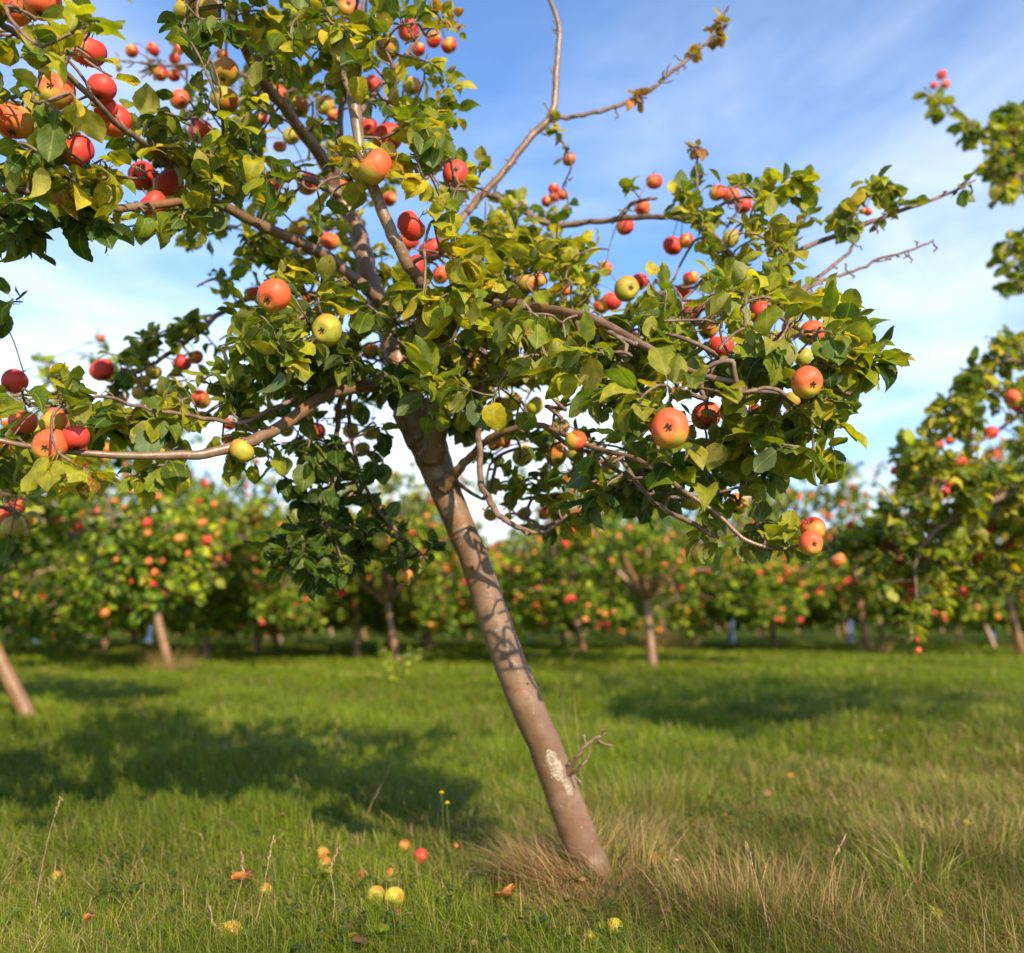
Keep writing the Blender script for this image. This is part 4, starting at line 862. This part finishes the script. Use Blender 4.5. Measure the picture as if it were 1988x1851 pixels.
# ------------------------------------------------------------------ orchard trees behind
M_TUFT = M_GRASS
def variant(seed, nclu=1150, crown_r=1.8, h=2.9, lf=.084, low=.48, apples=100, lo=False):
    """parts of one background tree in local space, trunk foot at the origin"""
    r_ = random.Random(seed)
    lean = np.array([r_.uniform(-.28, -.05), r_.uniform(-.1, .1), 0])
    fork = lean + np.array([0, 0, .88])
    P = [np.array([0, 0, -.06]), np.array([0, 0, 0.02]), lean * .5 + np.array([0, 0, .45]), fork]; R = [.075, .060, .052, .050]
    mb = MB(); add_tube(mb, P, R, sides=12, sub=4, bump=.04, seed=seed); out = {'trunk': mb.mesh('trunk', M_BARKBG)}
    nodes = []; mbb = MB(); tips = []
    nb = 8
    for b in range(nb):
        a = b / nb * 2 * math.pi + r_.uniform(-.3, .3); rad = crown_r * r_.uniform(.55, .95); hh = r_.choice([.8, 1.2, 1.7, 2.1]) + r_.uniform(-.1, .2)
        e = fork + np.array([math.cos(a) * rad, math.sin(a) * rad, hh - .95]); m1 = fork + (e - fork) * .4 + np.array([0, 0, .25])
        m2 = fork + (e - fork) * .75 + np.array([0, 0, .22])
        pts = [fork - np.array([0, 0, .05]), m1, m2, e]
        add_tube(mbb, pts, [.04, .026, .016, .007], sides=7, sub=4, bump=.06, seed=b); tips.append(e)
        for i in range(3):
            for u in np.linspace(0, 1, 6, endpoint=False): nodes.append(pts[i] * (1 - u) + pts[i + 1] * u)
    lead = fork + np.array([r_.uniform(-.2, .2), r_.uniform(-.2, .2), h - 1.15])
    add_tube(mbb, [fork, (fork + lead) / 2 + np.array([.06, 0, 0]), lead], [.045, .025, .006], sides=7, sub=4, bump=.06)
    for u in np.linspace(0, 1, 10): nodes.append(fork * (1 - u) + lead * u)
    out['branches'] = mbb.mesh('branches', M_BARKBG)
    # uneven clumps
    cl = []
    for c in range(44):
        a = r_.uniform(0, 2 * math.pi); q = math.sqrt(r_.random()) * crown_r * .92
        top = h - .35 - .75 * (q / crown_r) ** 2 * (h - 1.3)
        z = r_.uniform(low + .15 if q > crown_r * .55 else 1.12, max(1.2, top)); z = max(z, 1.62) if math.sin(a) < -.25 and abs(math.cos(a) - .35) < .62 and q > .5 else z
        cl.append((np.array([fork[0] + math.cos(a) * q, fork[1] + math.sin(a) * q, z]), r_.uniform(.28, .52), r_.choice('ggmmmml')))
    
    for c in range(14):
        a = r_.uniform(-.45, math.pi + .45); q = crown_r * r_.uniform(.5, .95); cl.append((np.array([fork[0] + math.cos(a) * q, fork[1] + math.sin(a) * q, low + r_.uniform(.1, .35)]), r_.uniform(.25, .42), r_.choice('ggm')))
    cl.append((lead, .25, 'm')); cl.append((fork + np.array([0, 0, .6]), .6, 'g'))
    S = []
    for i in range(nclu):
        c, cr, k = r_.choice(cl); v = np.array([r_.gauss(0, 1) for _ in range(3)]); v /= np.linalg.norm(v); q = c + v * cr * r_.random() ** .45 * np.array([1, 1, .85])
        q[2] = max(q[2], low - .25 * r_.random()); S.append([q, k])
    for i in range(10):                                   # long upright shoots against the sky
        q = cl[r_.randrange(len(cl))][0] + np.array([r_.uniform(-.2, .2), r_.uniform(-.2, .2), 0]); q[2] = h - .5 + r_.uniform(0, .35); S.append([q, 'm'])
    arr, par = grow(nodes, S, r_)
    mbt = MB(); dirs = twigs(mbt, arr, par, len(nodes), r_, r0=.0028, kr=.0012, sides=3); out['twigs'] = mbt.mesh('twigs', M_TWIG)
    lv = Leaves()
    for s in S: lv.rosette(arr[s[2]], dirs[s[2]], r_.randint(9, 13), lf, s[1], r_, .2)
    lv.arrays(); out['leaves'] = lv.build_mesh('leaves', M_LEAFBG, T_LO)
    ap = []
    while len(ap) < apples:
        s = S[r_.randrange(len(S))]; p = s[0]; c = p - np.array([fork[0], fork[1], 1.4]); c /= np.linalg.norm(c) + 1e-6
        if c[1] > .5: continue
        k0 = r_.randint(1, 3)
        for j in range(k0):
            q = p + c * r_.uniform(.04, .12) + np.array([r_.gauss(0, .04), r_.gauss(0, .04), -.04 + r_.gauss(0, .04)])
            ap.append((q, r_.uniform(.030, .044), r_.choice('rrrrroo'), (r_.gauss(0, .5), r_.gauss(0, .5), -1)))
    out['apples'] = ap[:apples]
    mbx = MB(); V0_ = np.array([v.co[:] for v in AP_LO['r'].vertices]); F0_ = np.array([q.vertices[:] for q in AP_LO['r'].polygons])
    for j in range(200):
        s = S[r_.randrange(len(S))]; p = s[0]; c = p - np.array([fork[0], fork[1], 1.4]); c /= np.linalg.norm(c) + 1e-6
        q = p + c * r_.uniform(.04, .12); mbx.add(V0_ * r_.uniform(.028, .040) + q, F0_, r_.choice([(.56, .055, .03, 1), (.60, .10, .035, 1), (.62, .17, .04, 1)]))
    out['more'] = mbx.mesh('apples', M_APMIX)
    return out
VAR = [variant(101), variant(102, crown_r=2.0, low=.55, h=3.0), variant(103, crown_r=1.7, h=3.1), variant(104, crown_r=1.9, h=2.75, low=.5)]
VARF = [variant(201, 620, 1.85, 2.8, .12, .5, 70), variant(202, 620, 1.95, 3.0, .12, .55, 70), variant(203, 600, 1.8, 2.7, .12, .45, 70)]
def guard_mesh():
    mb = MB(); V, Fq, _ = tube([(0, 0, 0), (0, 0, .3), (.01, 0, .62)], [.085, .08, .078], 14, cap=False, sub=3, bump=.03); mb.add(V, Fq)
    V, Fq, _ = tube([(0, 0, .61), (0, 0, .64)], [.086, .088], 14, cap=False, sub=1); mb.add(V, Fq); return mb.mesh('tree_guard', M_GUARD)
ME_GUARD = guard_mesh()
def tuft_mesh(seed, n=260, rad=.22, hmax=.42, straw=.8, wd=.004):
    r_ = np.random.default_rng(seed); a = r_.uniform(0, 2 * np.pi, n); q = rad * np.sqrt(r_.random(n))
    base = np.stack([q * np.cos(a), q * np.sin(a), np.full(n, -.01)], 1)
    return blades(base, r_.uniform(.45, 1, n) * hmax, np.full(n, wd), a + r_.normal(0, .6, n), r_.uniform(.25, 1.1, n), r_, straw=np.full(n, straw), red=np.full(n, .3))
def blades(base, H, Wd, az, lean, r_, straw, red, green=None):
    """curved three-segment blades; returns an MB"""
    n = len(base); ts = np.array([0, .4, .75, 1.0]); d = np.stack([np.cos(az), np.sin(az), np.zeros(n)], 1)
    sd_ = np.stack([-np.sin(az), np.cos(az), np.zeros(n)], 1)
    rot = r_.uniform(-1.2, 1.2, n)[:, None]; sd_ = sd_ * np.cos(rot) + d * np.sin(rot)
    P = base[:, None] + d[:, None] * (H * lean)[:, None, None] * (ts ** 1.8)[None, :, None]
    P[..., 2] += (H[:, None] * (ts[None] * (1 - .33 * np.clip(lean, 0, 1.6)[:, None] * ts[None])))
    wprof = np.array([1, .9, .6])
    V = np.zeros((n, 7, 3))
    for k in range(3):
        V[:, 2 * k] = P[:, k] - sd_ * (Wd * wprof[k] / 2)[:, None]; V[:, 2 * k + 1] = P[:, k] + sd_ * (Wd * wprof[k] / 2)[:, None]
    V[:, 6] = P[:, 3]
    g1 = np.array([.086, .162, .006]); g2 = np.array([.240, .272, .009]); st = np.array([.48, .35, .14]); rd = np.array([.40, .21, .10])
    k = r_.random(n)[:, None]; c = g1 * (1 - k) + g2 * k
    s = (r_.random(n) < straw)[:, None]; c = np.where(s, st * r_.uniform(.45, 1.05, n)[:, None], c)
    s2 = (r_.random(n) < red * straw)[:, None]; c = np.where(s2, rd * r_.uniform(.7, 1.2, n)[:, None], c)
    c = c * r_.uniform(.75, 1.2, n)[:, None]
    if green is not None: c = c * green[:, None]
    C = np.concatenate([c, np.ones((n, 1))], 1)
    mb = MB(); idx = np.arange(n)[:, None] * 7
    Fq = np.concatenate([idx + np.array([[0, 1, 3, 2]]), idx + np.array([[2, 3, 5, 4]])]); Ft = idx + np.array([[4, 5, 6]])
    mb.add(V.reshape(-1, 3), Fq, np.repeat(C, 7, 0)); mb.f.append(Ft)
    return mb
ME_TUFT = [tuft_mesh(i).mesh('dry_grass', M_GRASS) for i in range(3)]
rb = random.Random(77)
def place_tree(v, x, y, rot, sc, label, group, hi, guard=False, tuft=True, napples=None, leanx=0):
    t = empty('apple_tree', (x, y, float(gz(x, y))), label, 'tree', group)
    t.rotation_euler = (0, leanx, rot); t.scale = (sc, sc, sc)
    for nm in ('trunk', 'branches', 'twigs', 'leaves'):
        o = link_mesh(nm, v[nm], t)
        if nm in ('twigs',): o['kind'] = 'stuff'
    for (p, r, k, cal) in v['apples'][:napples]:
        add_apple(k, p, r * 1.0, cal, rb, t, hi=False, sub=False)
    if napples is None or napples > 40: link_mesh('apple', v['more'], t)['kind'] = 'stuff'
    if guard: link_mesh('tree_guard', ME_GUARD, t)
    return t
# trees of the near rows that show one by one: (foot px, foot py, variant, rotation, scale, label, guard, tuft)
NEAR = [
 (52, 1392, 0, .2, .92, 'apple tree at the left edge whose brown trunk curves up out of the frame', 0, 0, -.30),
 (330, 1302, 1, .4, 1.0, 'broad apple tree at left with its dark foot in a tuft of tan grass', 0, 1, 0),
 (693, 1283, 2, .4, .98, 'slim trunked apple tree just left of the tree with the leafy shoot at its foot', 0, 0, 0),
 (771, 1289, 0, 5.9, .95, 'apple tree with a pale upright trunk and a small leafy shoot at its foot', 0, 0, 0),
 (1268, 1296, 3, 0, 1.0, 'apple tree with a thin slanting trunk right of the big leaning trunk', 0, 0, 0),
 (1294, 1262, 1, .9, 1.0, 'apple tree wrapped in tall pale grass right behind the thin slanting trunk', 0, 1, 0),
 (1503, 1258, 2, .2, 1.2, 'apple tree with a short slanting trunk in the middle of the right half', 0, 0, 0),
 (1686, 1268, 0, .1, 1.25, 'apple tree with a tall pale leaning trunk below the right hand boughs', 0, 1, 0),
 (1712, 1243, 3, 5.7, 1.2, 'apple tree further back just right of the tall pale leaning trunk', 0, 1, 0),
 (1984, 1272, 1, .6, 1.2, 'blurred apple tree at the right edge with a leaning grey brown trunk', 0, 1, 0),
]
taken = []
for (px, py, vi, rot, sc, lab, gd, tf, lx) in NEAR:
    g = ground(px, py); taken.append((g[0], g[1]))
    if px == 52:
        pass
    place_tree(VAR[vi], g[0], g[1], rot, sc * (1.1 if g[1] > 9 else 1), lab, 'apple trees standing in rows behind', True, bool(gd), leanx=lx)
    if tf:
        o = link_mesh('dry_grass_tuft', ME_TUFT[vi % 3], None, (g[0] + .06, g[1] - .12, g[2]))
        o['label'] = 'tuft of long tan grass at the foot of the ' + lab.replace('apple tree', 'tree', 1) if len(lab.split()) < 6 else 'tuft of long tan grass at the foot of the ' + {52: 'trunk at left edge', 330: 'broad tree at left', 1294: 'tree behind the slanting trunk', 1686: 'tall pale leaning trunk', 1712: 'tree behind tall pale trunk', 1984: 'trunk at right edge'}[px]
        o['category'] = 'grass tuft'; o['group'] = 'dry grass tufts at the tree feet'
        s = 1.0 if px != 1294 else 1.9; o.scale = (s * 1.3, s, s)
near_xy = [t_ for t_ in taken if t_[1] > 9]
# guards on young trunks far back
GU = [(289, 1240, 'far apple tree with a bright blue tube round its trunk, at left'), (72, 1236, 'far apple tree with a blue tube round its trunk, near the left edge'), (1420, 1228, 'far apple tree with a pale blue tube round its trunk, right of centre'), (1650, 1226, 'far apple tree with a blue tube seen left of the tall pale leaning trunk'), (1925, 1228, 'far apple tree with a dim blue tube near the right edge')]
for i, (px, py, lab) in enumerate(GU):
    d = (py - 1200) / F; Y = CAMH / max(d, .02); Y = min(Y, 26); x = at(px, py, Y)[0]
    taken.append((x, Y)); place_tree(VARF[i % 3], x, Y, rb.uniform(-1, 1), 1.0, lab, 'far apple trees with blue trunk guards', False, guard=True, napples=24)
# the rows continue to the far side
for row, y0 in enumerate((14.6, 17.6, 20.5, 25, 30, 36, 43)):
    xmax = y0 * .62 + 2
    x0 = -xmax + (row % 2) * 1.7
    while x0 < xmax:
        x = x0 + rb.uniform(-.3, .3); y = y0 + rb.uniform(-.5, .5); x0 += 3.2
        if min((x - a) ** 2 + (y - b) ** 2 for a, b in taken) < 2.2 ** 2: continue
        if any(y < Yn - .5 and abs(x / y - Xn / Yn) * y < 1.0 for Xn, Yn in near_xy): continue
        taken.append((x, y))
        place_tree((VARF if y0 > 20 else VAR)[rb.randrange(3)], x, y, rb.uniform(-.9, .9), rb.uniform(.95, 1.18), 'apple tree back in the orchard rows, one of many blurred green crowns', 'far apple trees in the orchard rows', y0 < 20, napples=90 if y0 < 20 else (45 if y0 < 30 else 20))
# hedge along the far side of the orchard
def hedge():
    r_ = random.Random(9); lv = Leaves()
    for i in range(12000):
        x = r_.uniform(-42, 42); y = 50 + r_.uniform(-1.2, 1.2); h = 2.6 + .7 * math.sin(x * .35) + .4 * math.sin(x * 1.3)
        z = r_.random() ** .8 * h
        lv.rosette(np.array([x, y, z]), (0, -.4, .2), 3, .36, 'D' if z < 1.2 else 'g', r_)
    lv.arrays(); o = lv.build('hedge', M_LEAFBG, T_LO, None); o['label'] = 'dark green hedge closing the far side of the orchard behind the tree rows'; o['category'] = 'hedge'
hedge()

# ------------------------------------------------------------------ grass
def build_grass():
    n = 470000
    Y = np.exp(rng.uniform(math.log(1.45), math.log(24), n)); X = rng.uniform(-.72, .72, n) * (Y + .3)
    # patchiness
    a = np.sin(X * 2.1 + 1.3 * np.sin(Y * 1.7)) * np.cos(Y * 2.6 + X) + .6 * np.sin(5.3 * X - 3.7 * Y) + .4 * np.sin(11 * X + 7 * Y)
    H = (.060 + .020 * a + rng.normal(0, .018, n)).clip(.02, .13)
    b = np.sin(X * 1.3 - 2.2 * Y + 2) + .7 * np.sin(3.1 * X + 2.3 * Y) + .5 * np.sin(7 * X - 9 * Y)
    right = 1 / (1 + np.exp(-(X / Y * 7 - .4 - (Y - 2.4) * .7)))          # rough, drier turf to the right
    straw = (.10 + .09 * b + .24 * right - .05 * np.clip(Y - 3, 0, 1.5) + .04 * (Y < 2.6)).clip(.04, .75)
    dt = np.hypot(X - BASE[0], (Y - BASE[1]) * .9)
    straw = np.clip(straw + .5 * np.exp(-(dt / .22) ** 2), 0, .93)
    H *= 1 + .5 * right * (rng.random(n) < .22) + .6 * np.exp(-(dt / .22) ** 2)
    az = math.pi * (1.0 + .18 * np.sin(X * 1.1 + Y)) + np.where(rng.random(n) < .5, rng.uniform(-3.1, 3.1, n), rng.normal(0, 1.1, n))
    lean = np.abs(rng.normal(.85, .6, n))
    Wd = np.maximum(.0016, .00072 * Y) * rng.uniform(.7, 1.3, n)
    base = np.stack([X, Y, gz(X, Y) - .006], 1)
    H = H * (1 + .02 * Y)
    tone = (.84 + .16 * np.sin(1.7 * X + 1.1 * np.sin(1.9 * Y) + 1) * np.cos(1.3 * Y - .8 * X) + .08 * np.sin(6 * X + 4 * Y) + .08 * np.clip((Y - 3) / 3, -1, 1) + .22 * right * np.sin(9 * X + 5 * np.sin(3 * Y)) * np.cos(8 * Y + 3 * X)).clip(.4, 1.12)
    mb = blades(base, H, Wd, az, lean, rng, straw, .12 + .45 * right, tone)
    o = link_mesh('grass', mb.mesh('grass', M_GRASS, smooth=False)); o['kind'] = 'stuff'
build_grass()
def tuft_at(px, py, n, rad, hmax, straw, label, wd=.0018, red=.3, lean=(.3, 1.2), dirr=None, sq=1.0, seed=1):
    r_ = np.random.default_rng(seed); g = ground(px, py); a = r_.uniform(0, 2 * np.pi, n); q = rad * np.sqrt(r_.random(n))
    base = np.stack([q * np.cos(a), q * np.sin(a) * sq, np.zeros(n)], 1); base[:, 2] = gz(base[:, 0] + g[0], base[:, 1] + g[1]) - g[2] - .005
    az = (a if dirr is None else np.full(n, dirr)) + r_.normal(0, .6, n)
    mb = blades(base, r_.uniform(.35, 1, n) ** 1.2 * hmax, np.full(n, wd) * r_.uniform(.6, 1.3, n), az, r_.uniform(lean[0], lean[1], n), r_, np.full(n, straw), np.full(n, red))
    o = link_mesh('grass_tuft', mb.mesh('grass_tuft', M_GRASS, smooth=False), None, g); o['label'] = label; o['category'] = 'grass tuft'
    return o
tuft_at(1085, 1715, 1300, .13, .19, .88, 'bushy tuft of dry reddish tan grass hugging the left foot of the leaning trunk', dirr=2.9, lean=(.4, 1.5), red=.45, seed=4)
tuft_at(1205, 1690, 800, .12, .23, .75, 'tuft of long straw coloured grass on the right of the leaning trunk foot', dirr=.6, lean=(.2, 1.1), seed=5, red=.2)
tuft_at(1150, 1765, 900, .15, .10, .8, 'low mat of dry grass in front of the leaning trunk foot', seed=6, lean=(.5, 1.6), red=.4)
tuft_at(1775, 1730, 110, .075, .22, .12, 'clump of broad dark green blades in the rough grass at lower right', wd=.0048, seed=7, lean=(.1, 1.6))
tuft_at(1480, 1760, 900, .24, .17, .85, 'patch of dead brown stems in the rough grass right of the trunk', seed=8, lean=(.1, .8), red=.4)
tuft_at(1850, 1640, 900, .30, .16, .8, 'pale straw coloured patch of rough grass at the right edge', seed=9, lean=(.1, .9), red=.15)
tuft_at(1250, 1560, 900, .22, .20, .35, 'tall soft yellow green grass just behind the leaning trunk on the right', seed=10, lean=(.1, .8), red=.1)
tuft_at(1620, 1800, 700, .2, .15, .7, 'tangled brown and green grass patch at the bottom right', seed=12, lean=(.2, 1.2), red=.35)

# clover, daisies' leaves and litter between the blades
def ground_cover():
    r_ = random.Random(44); lv = Leaves()
    for i in range(2600):
        Y = math.exp(r_.uniform(math.log(1.6), math.log(9))); x = r_.uniform(-.7, .7) * Y; z = float(gz(x, Y))
        if math.sin(x * 2.7 + Y) * math.cos(Y * 3.1 - x) + r_.gauss(0, .5) < .1: continue
        for k in range(3):
            a = r_.uniform(0, 6.28); sz = r_.uniform(.012, .028)
            L = np.array([math.cos(a), math.sin(a), r_.uniform(-.2, .3)]); L /= np.linalg.norm(L); n = np.array([r_.gauss(0, .2), r_.gauss(0, .2), 1]); n -= L * (n @ L); n /= np.linalg.norm(n)
            lv.add(np.array([x, Y, z + r_.uniform(.02, .05)]), L, n, sz, 'D', r_)
    for i in range(220):
        Y = math.exp(r_.uniform(math.log(1.6), math.log(6))); x = r_.uniform(-.3, .7) * Y; z = float(gz(x, Y)); a = r_.uniform(0, 6.28)
        L = np.array([math.cos(a), math.sin(a), r_.uniform(-.4, .4)]); L /= np.linalg.norm(L); n = np.array([r_.gauss(0, .5), r_.gauss(0, .5), 1]); n -= L * (n @ L); n /= np.linalg.norm(n)
        lv.add(np.array([x, Y, z + r_.uniform(.02, .05)]), L, n, r_.uniform(.02, .042), 'B', r_)
    lv.arrays(); o = lv.build('ground_cover', M_LEAF, T_HI[:5], None); o['kind'] = 'stuff'
ground_cover()
# tall seed stalks
SK = [q for q in [(1138, 1640, 1110, 1262, 2.6, 'tallest seed stalk, rising right of the leaning trunk'), (1128, 1600, 1088, 1330, 2.7, 'thin seed stalk close behind the tallest one beside the leaning trunk'), (1000, 1600, 905, 1446, 2.3, 'seed stalk bowing to the left of the leaning trunk foot'), (1270, 1490, 1288, 1412, 3.0, 'short seed stalk with a bent head in the green grass right of the trunk'),
      (62, 1800, 118, 1552, 2.1, 'tall reddish seed stalk near the left edge'), (470, 1560, 492, 1490, 3.2, 'pale bent seed stalk in the grass at left, furthest back on that side'), (485, 1830, 530, 1628, 1.9, 'reddish seed stalk left of the fallen apples'), (440, 1840, 470, 1660, 1.95, 'shorter reddish seed stalk at the left of the pair near the bottom'),
      (640, 1820, 655, 1650, 2.0, 'seed stalk standing below the two yellow red fallen apples'), (770, 1760, 752, 1600, 2.2, 'seed stalk behind the bright green fallen apple'), (1670, 1470, 1662, 1390, 3.3, 'straw seed stalk beside the lone yellow flower at right'), (1900, 1830, 1870, 1680, 1.9, 'dry stalk in the rough grass near the right edge'),
      (1500, 1840, 1450, 1640, 1.9, 'dark dry stalk leaning left in the rough grass right of the trunk'), (1600, 1800, 1640, 1625, 2.0, 'pale dry stalk beside the dark green clump'), (290, 1720, 250, 1600, 2.3, 'thin pale seed stalk in the left grass'), (700, 1600, 760, 1480, 2.6, 'seed stalk in the half shaded grass left of the trunk')] if q[0] not in (470, 770, 290, 1900)]
rs = random.Random(3)
for i, (bx, by, tx, ty, Y, lab) in enumerate(SK):
    g = ground(bx, by); tip = at(tx, ty, g[1] + rs.uniform(-.05, .05)); mb = MB()
    m1 = g * .65 + tip * .35 + np.array([rs.uniform(-.01, .01), 0, .01]); m2 = g * .3 + tip * .7 + np.array([rs.uniform(-.012, .012), 0, .012])
    add_tube(mb, np.array([g - np.array([0, 0, .01]), m1, m2, tip]) - g, [.0011, .001, .0008, .0006], 5, sub=5)
    o = link_mesh('seed_stalk', mb.mesh('seed_stalk', M_SEED), None, g)
    mb = MB(); d = tip - m2; d /= np.linalg.norm(d)
    for k in range(14):
        q = tip - d * .0035 * k + np.array([rs.gauss(0, .0016), rs.gauss(0, .0016), 0]); s = d * .008 + np.array([rs.gauss(0, .002), rs.gauss(0, .002), 0])
        add_tube(mb, np.array([q, q + s * .5, q + s]) - g, [.0006, .0016, .0004], 5)
    link_mesh('seed_head', mb.mesh('seed_head', M_SEED), o)
    o['label'] = lab; o['category'] = 'grass stalk'; o['group'] = 'seed stalks standing in the grass'

# ------------------------------------------------------------------ windfalls
FA = [(765, 1752, 38, 'y', 'bright yellow green fallen apple, right one of the touching pair'), (729, 1750, 36, 'g', 'yellow and red fallen apple, left one of the touching pair'), (816, 1655, 30, 'r', 'red fallen apple lying furthest to the right of the fallen ones left of the trunk'), (785, 1637, 22, 'o', 'dull orange fallen apple half sunk beside the red one'),
      (626, 1664, 28, 'g', 'yellow orange fallen apple behind the small orange one'), (630, 1684, 26, 'g', 'small orange fallen apple in front of the yellow orange one'), (760, 1706, 26, 'g', 'pale green fallen apple sunk in the grass above the touching pair'), (447, 1824, 42, 'y', 'lime yellow fallen apple nearest the bottom edge at left'),
      (514, 1738, 26, 'g', 'orange brown fallen apple half hidden in the grass at lower left'), (108, 1719, 20, 'g', 'lone brown orange fallen apple at far left'), (1194, 1802, 30, 'y', 'small yellow fallen apple in front of the leaning trunk'), (1141, 1828, 24, 'g', 'tiny green fallen apple at the bottom, left of the small yellow one'), (1366, 1775, 20, 'o', 'orange yellow fallen apple in the rough grass right of the trunk'), (700, 1706, 18, 'r', 'reddish fallen apple sunk deep between the green and orange ones')]
for (px, py, d, k, lab) in FA:
    g = ground(px, py + d * .35); r = d * g[1] / F / 2 * 1.06
    o = add_apple(k, g + np.array([0, 0, r * .72 + .004]), r, (rs.gauss(0, 1), rs.gauss(0, 1), rs.gauss(0, .4)), rs, None, hi=True, name='fallen_apple')
    o['label'] = lab; o['category'] = 'apple'; o['group'] = 'fallen apples lying in the grass'
# autumn leaves on the turf
def dead_leaf(px, py, size, mat, lab, seed, maple=False):
    r_ = random.Random(seed); g = ground(px, py); V = []; n = 40
    for i in range(n):
        a = 2 * math.pi * i / n
        rr_ = size * (.62 + (.30 * abs(math.cos(2.5 * a)) ** .7 + .08 * math.sin(11 * a) if maple else .12 * math.cos(2 * a)))
        V.append((rr_ * math.cos(a), rr_ * math.sin(a) * (.9 if maple else .5), .018 + .35 * size * math.sin(a * 2 + seed) * .6 + r_.uniform(-.002, .002)))
    V.append((0, 0, .014)); f = np.array([(i, (i + 1) % n, n) for i in range(n)])
    mb = MB(); mb.add(np.array(V), f); add_tube(mb, [(0, 0, .014), (-size * .7, 0, .02), (-size * 1.3, .005, .03)], [.0012, .001, .001], 5)
    me = mb.mesh('fallen_leaf', mat); o = link_mesh('fallen_leaf', me, None, g + np.array([0, 0, .035])); o.rotation_euler = (r_.uniform(.5, .9), r_.uniform(-.3, .3), r_.uniform(0, 6))
    s = o.modifiers.new('thick', 'SOLIDIFY'); s.thickness = .0006
    o['label'] = lab; o['category'] = 'leaf'; o['group'] = 'autumn leaves fallen on the grass'
dead_leaf(1262, 1690, .030, M_DEAD, 'bright orange lobed leaf lying right of the trunk foot', 1, True)
dead_leaf(1302, 1698, .026, M_TANLEAF, 'pale tan curled leaf beside the bright orange one', 2)
dead_leaf(985, 1775, .030, M_DEAD, 'rust brown leaf lying left of the trunk foot near the bottom', 3, True)
dead_leaf(458, 1750, .026, M_DEAD, 'rust coloured leaf at the left of the half hidden apples', 4, True)
dead_leaf(402, 1838, .040, M_TANLEAF, 'large tan leaf by the bottom edge left of the lime yellow apple', 5, True)
dead_leaf(1330, 1632, .022, M_DEAD, 'small orange leaf in the grass behind the bright orange one', 6)
dead_leaf(180, 1828, .030, M_DEAD, 'ochre leaf at the bottom left corner', 7)
# dandelion-like flowers
for (px, py, hh, lab) in ((857, 1542, .09, 'yellow flower, topmost of the two left of the trunk'), (868, 1562, .09, 'yellow flower, lower of the two left of the trunk'), (1690, 1434, .06, 'lone small yellow flower in the grass at right')):
    Y = 2.75 if px < 1000 else 4.4; c = at(px, py, Y); g = np.array([c[0] + .005, c[1] + .01, float(gz(c[0], c[1]))]); c = c - g; mb = MB()
    add_tube(mb, [(0, 0, 0), c * .5 + np.array([.004, 0, 0]), c], [.0012, .001, .0009], 5, sub=3); mb.c = [np.tile([.12, .2, .03, 1.0], (len(x), 1)) for x in mb.v]; me = mb.mesh('stem', M_GRASS)
    o = empty('yellow_flower', g, lab, 'flower', 'yellow flowers in the grass'); link_mesh('stem', me, o)
    mb = MB()
    for k in range(26):
        a = k * 2.4; l = .0095 * (1 - k / 45); e = .003 + .0055 * (k / 26)
        d = np.array([math.cos(a), math.sin(a), 0]); s_ = np.array([-math.sin(a), math.cos(a), 0]) * .0022
        mb.add(np.array([c + s_ * .3, c - s_ * .3, c + d * l - s_ + [0, 0, e], c + d * l + s_ + [0, 0, e]]), np.array([[0, 1, 2, 3]]))
    link_mesh('petals', mb.mesh('petals', M_PETAL), o)
# small leafy shoot at the foot of the upright trunk behind
g = ground(772, 1330); rsx = random.Random(8); lv = Leaves(); mb = MB()
for i in range(14):
    a = rsx.uniform(0, 6.28); e = np.array([math.cos(a) * rsx.uniform(.05, .28), math.sin(a) * .12, rsx.uniform(.12, .42)])
    add_tube(mb, [(0, 0, 0), e * .5 + np.array([0, 0, .03]), e], [.004, .003, .002], 5, sub=2)
    for t in (.4, .6, .8, 1.0): lv.rosette(e * t, (0, 0, 1), 3, .06, 'l', rsx)
lv.arrays(); o = empty('leafy_shoot', g, 'small yellow green leafy shoot growing at the foot of the pale upright trunk behind', 'shrub')
link_mesh('stems', mb.mesh('stems', M_TWIG), o); lv.build('leaves', M_LEAFBG, T_LO, o)
print('objects', len(bpy.data.objects), 'faces', sum(len(m.polygons) for m in bpy.data.meshes))
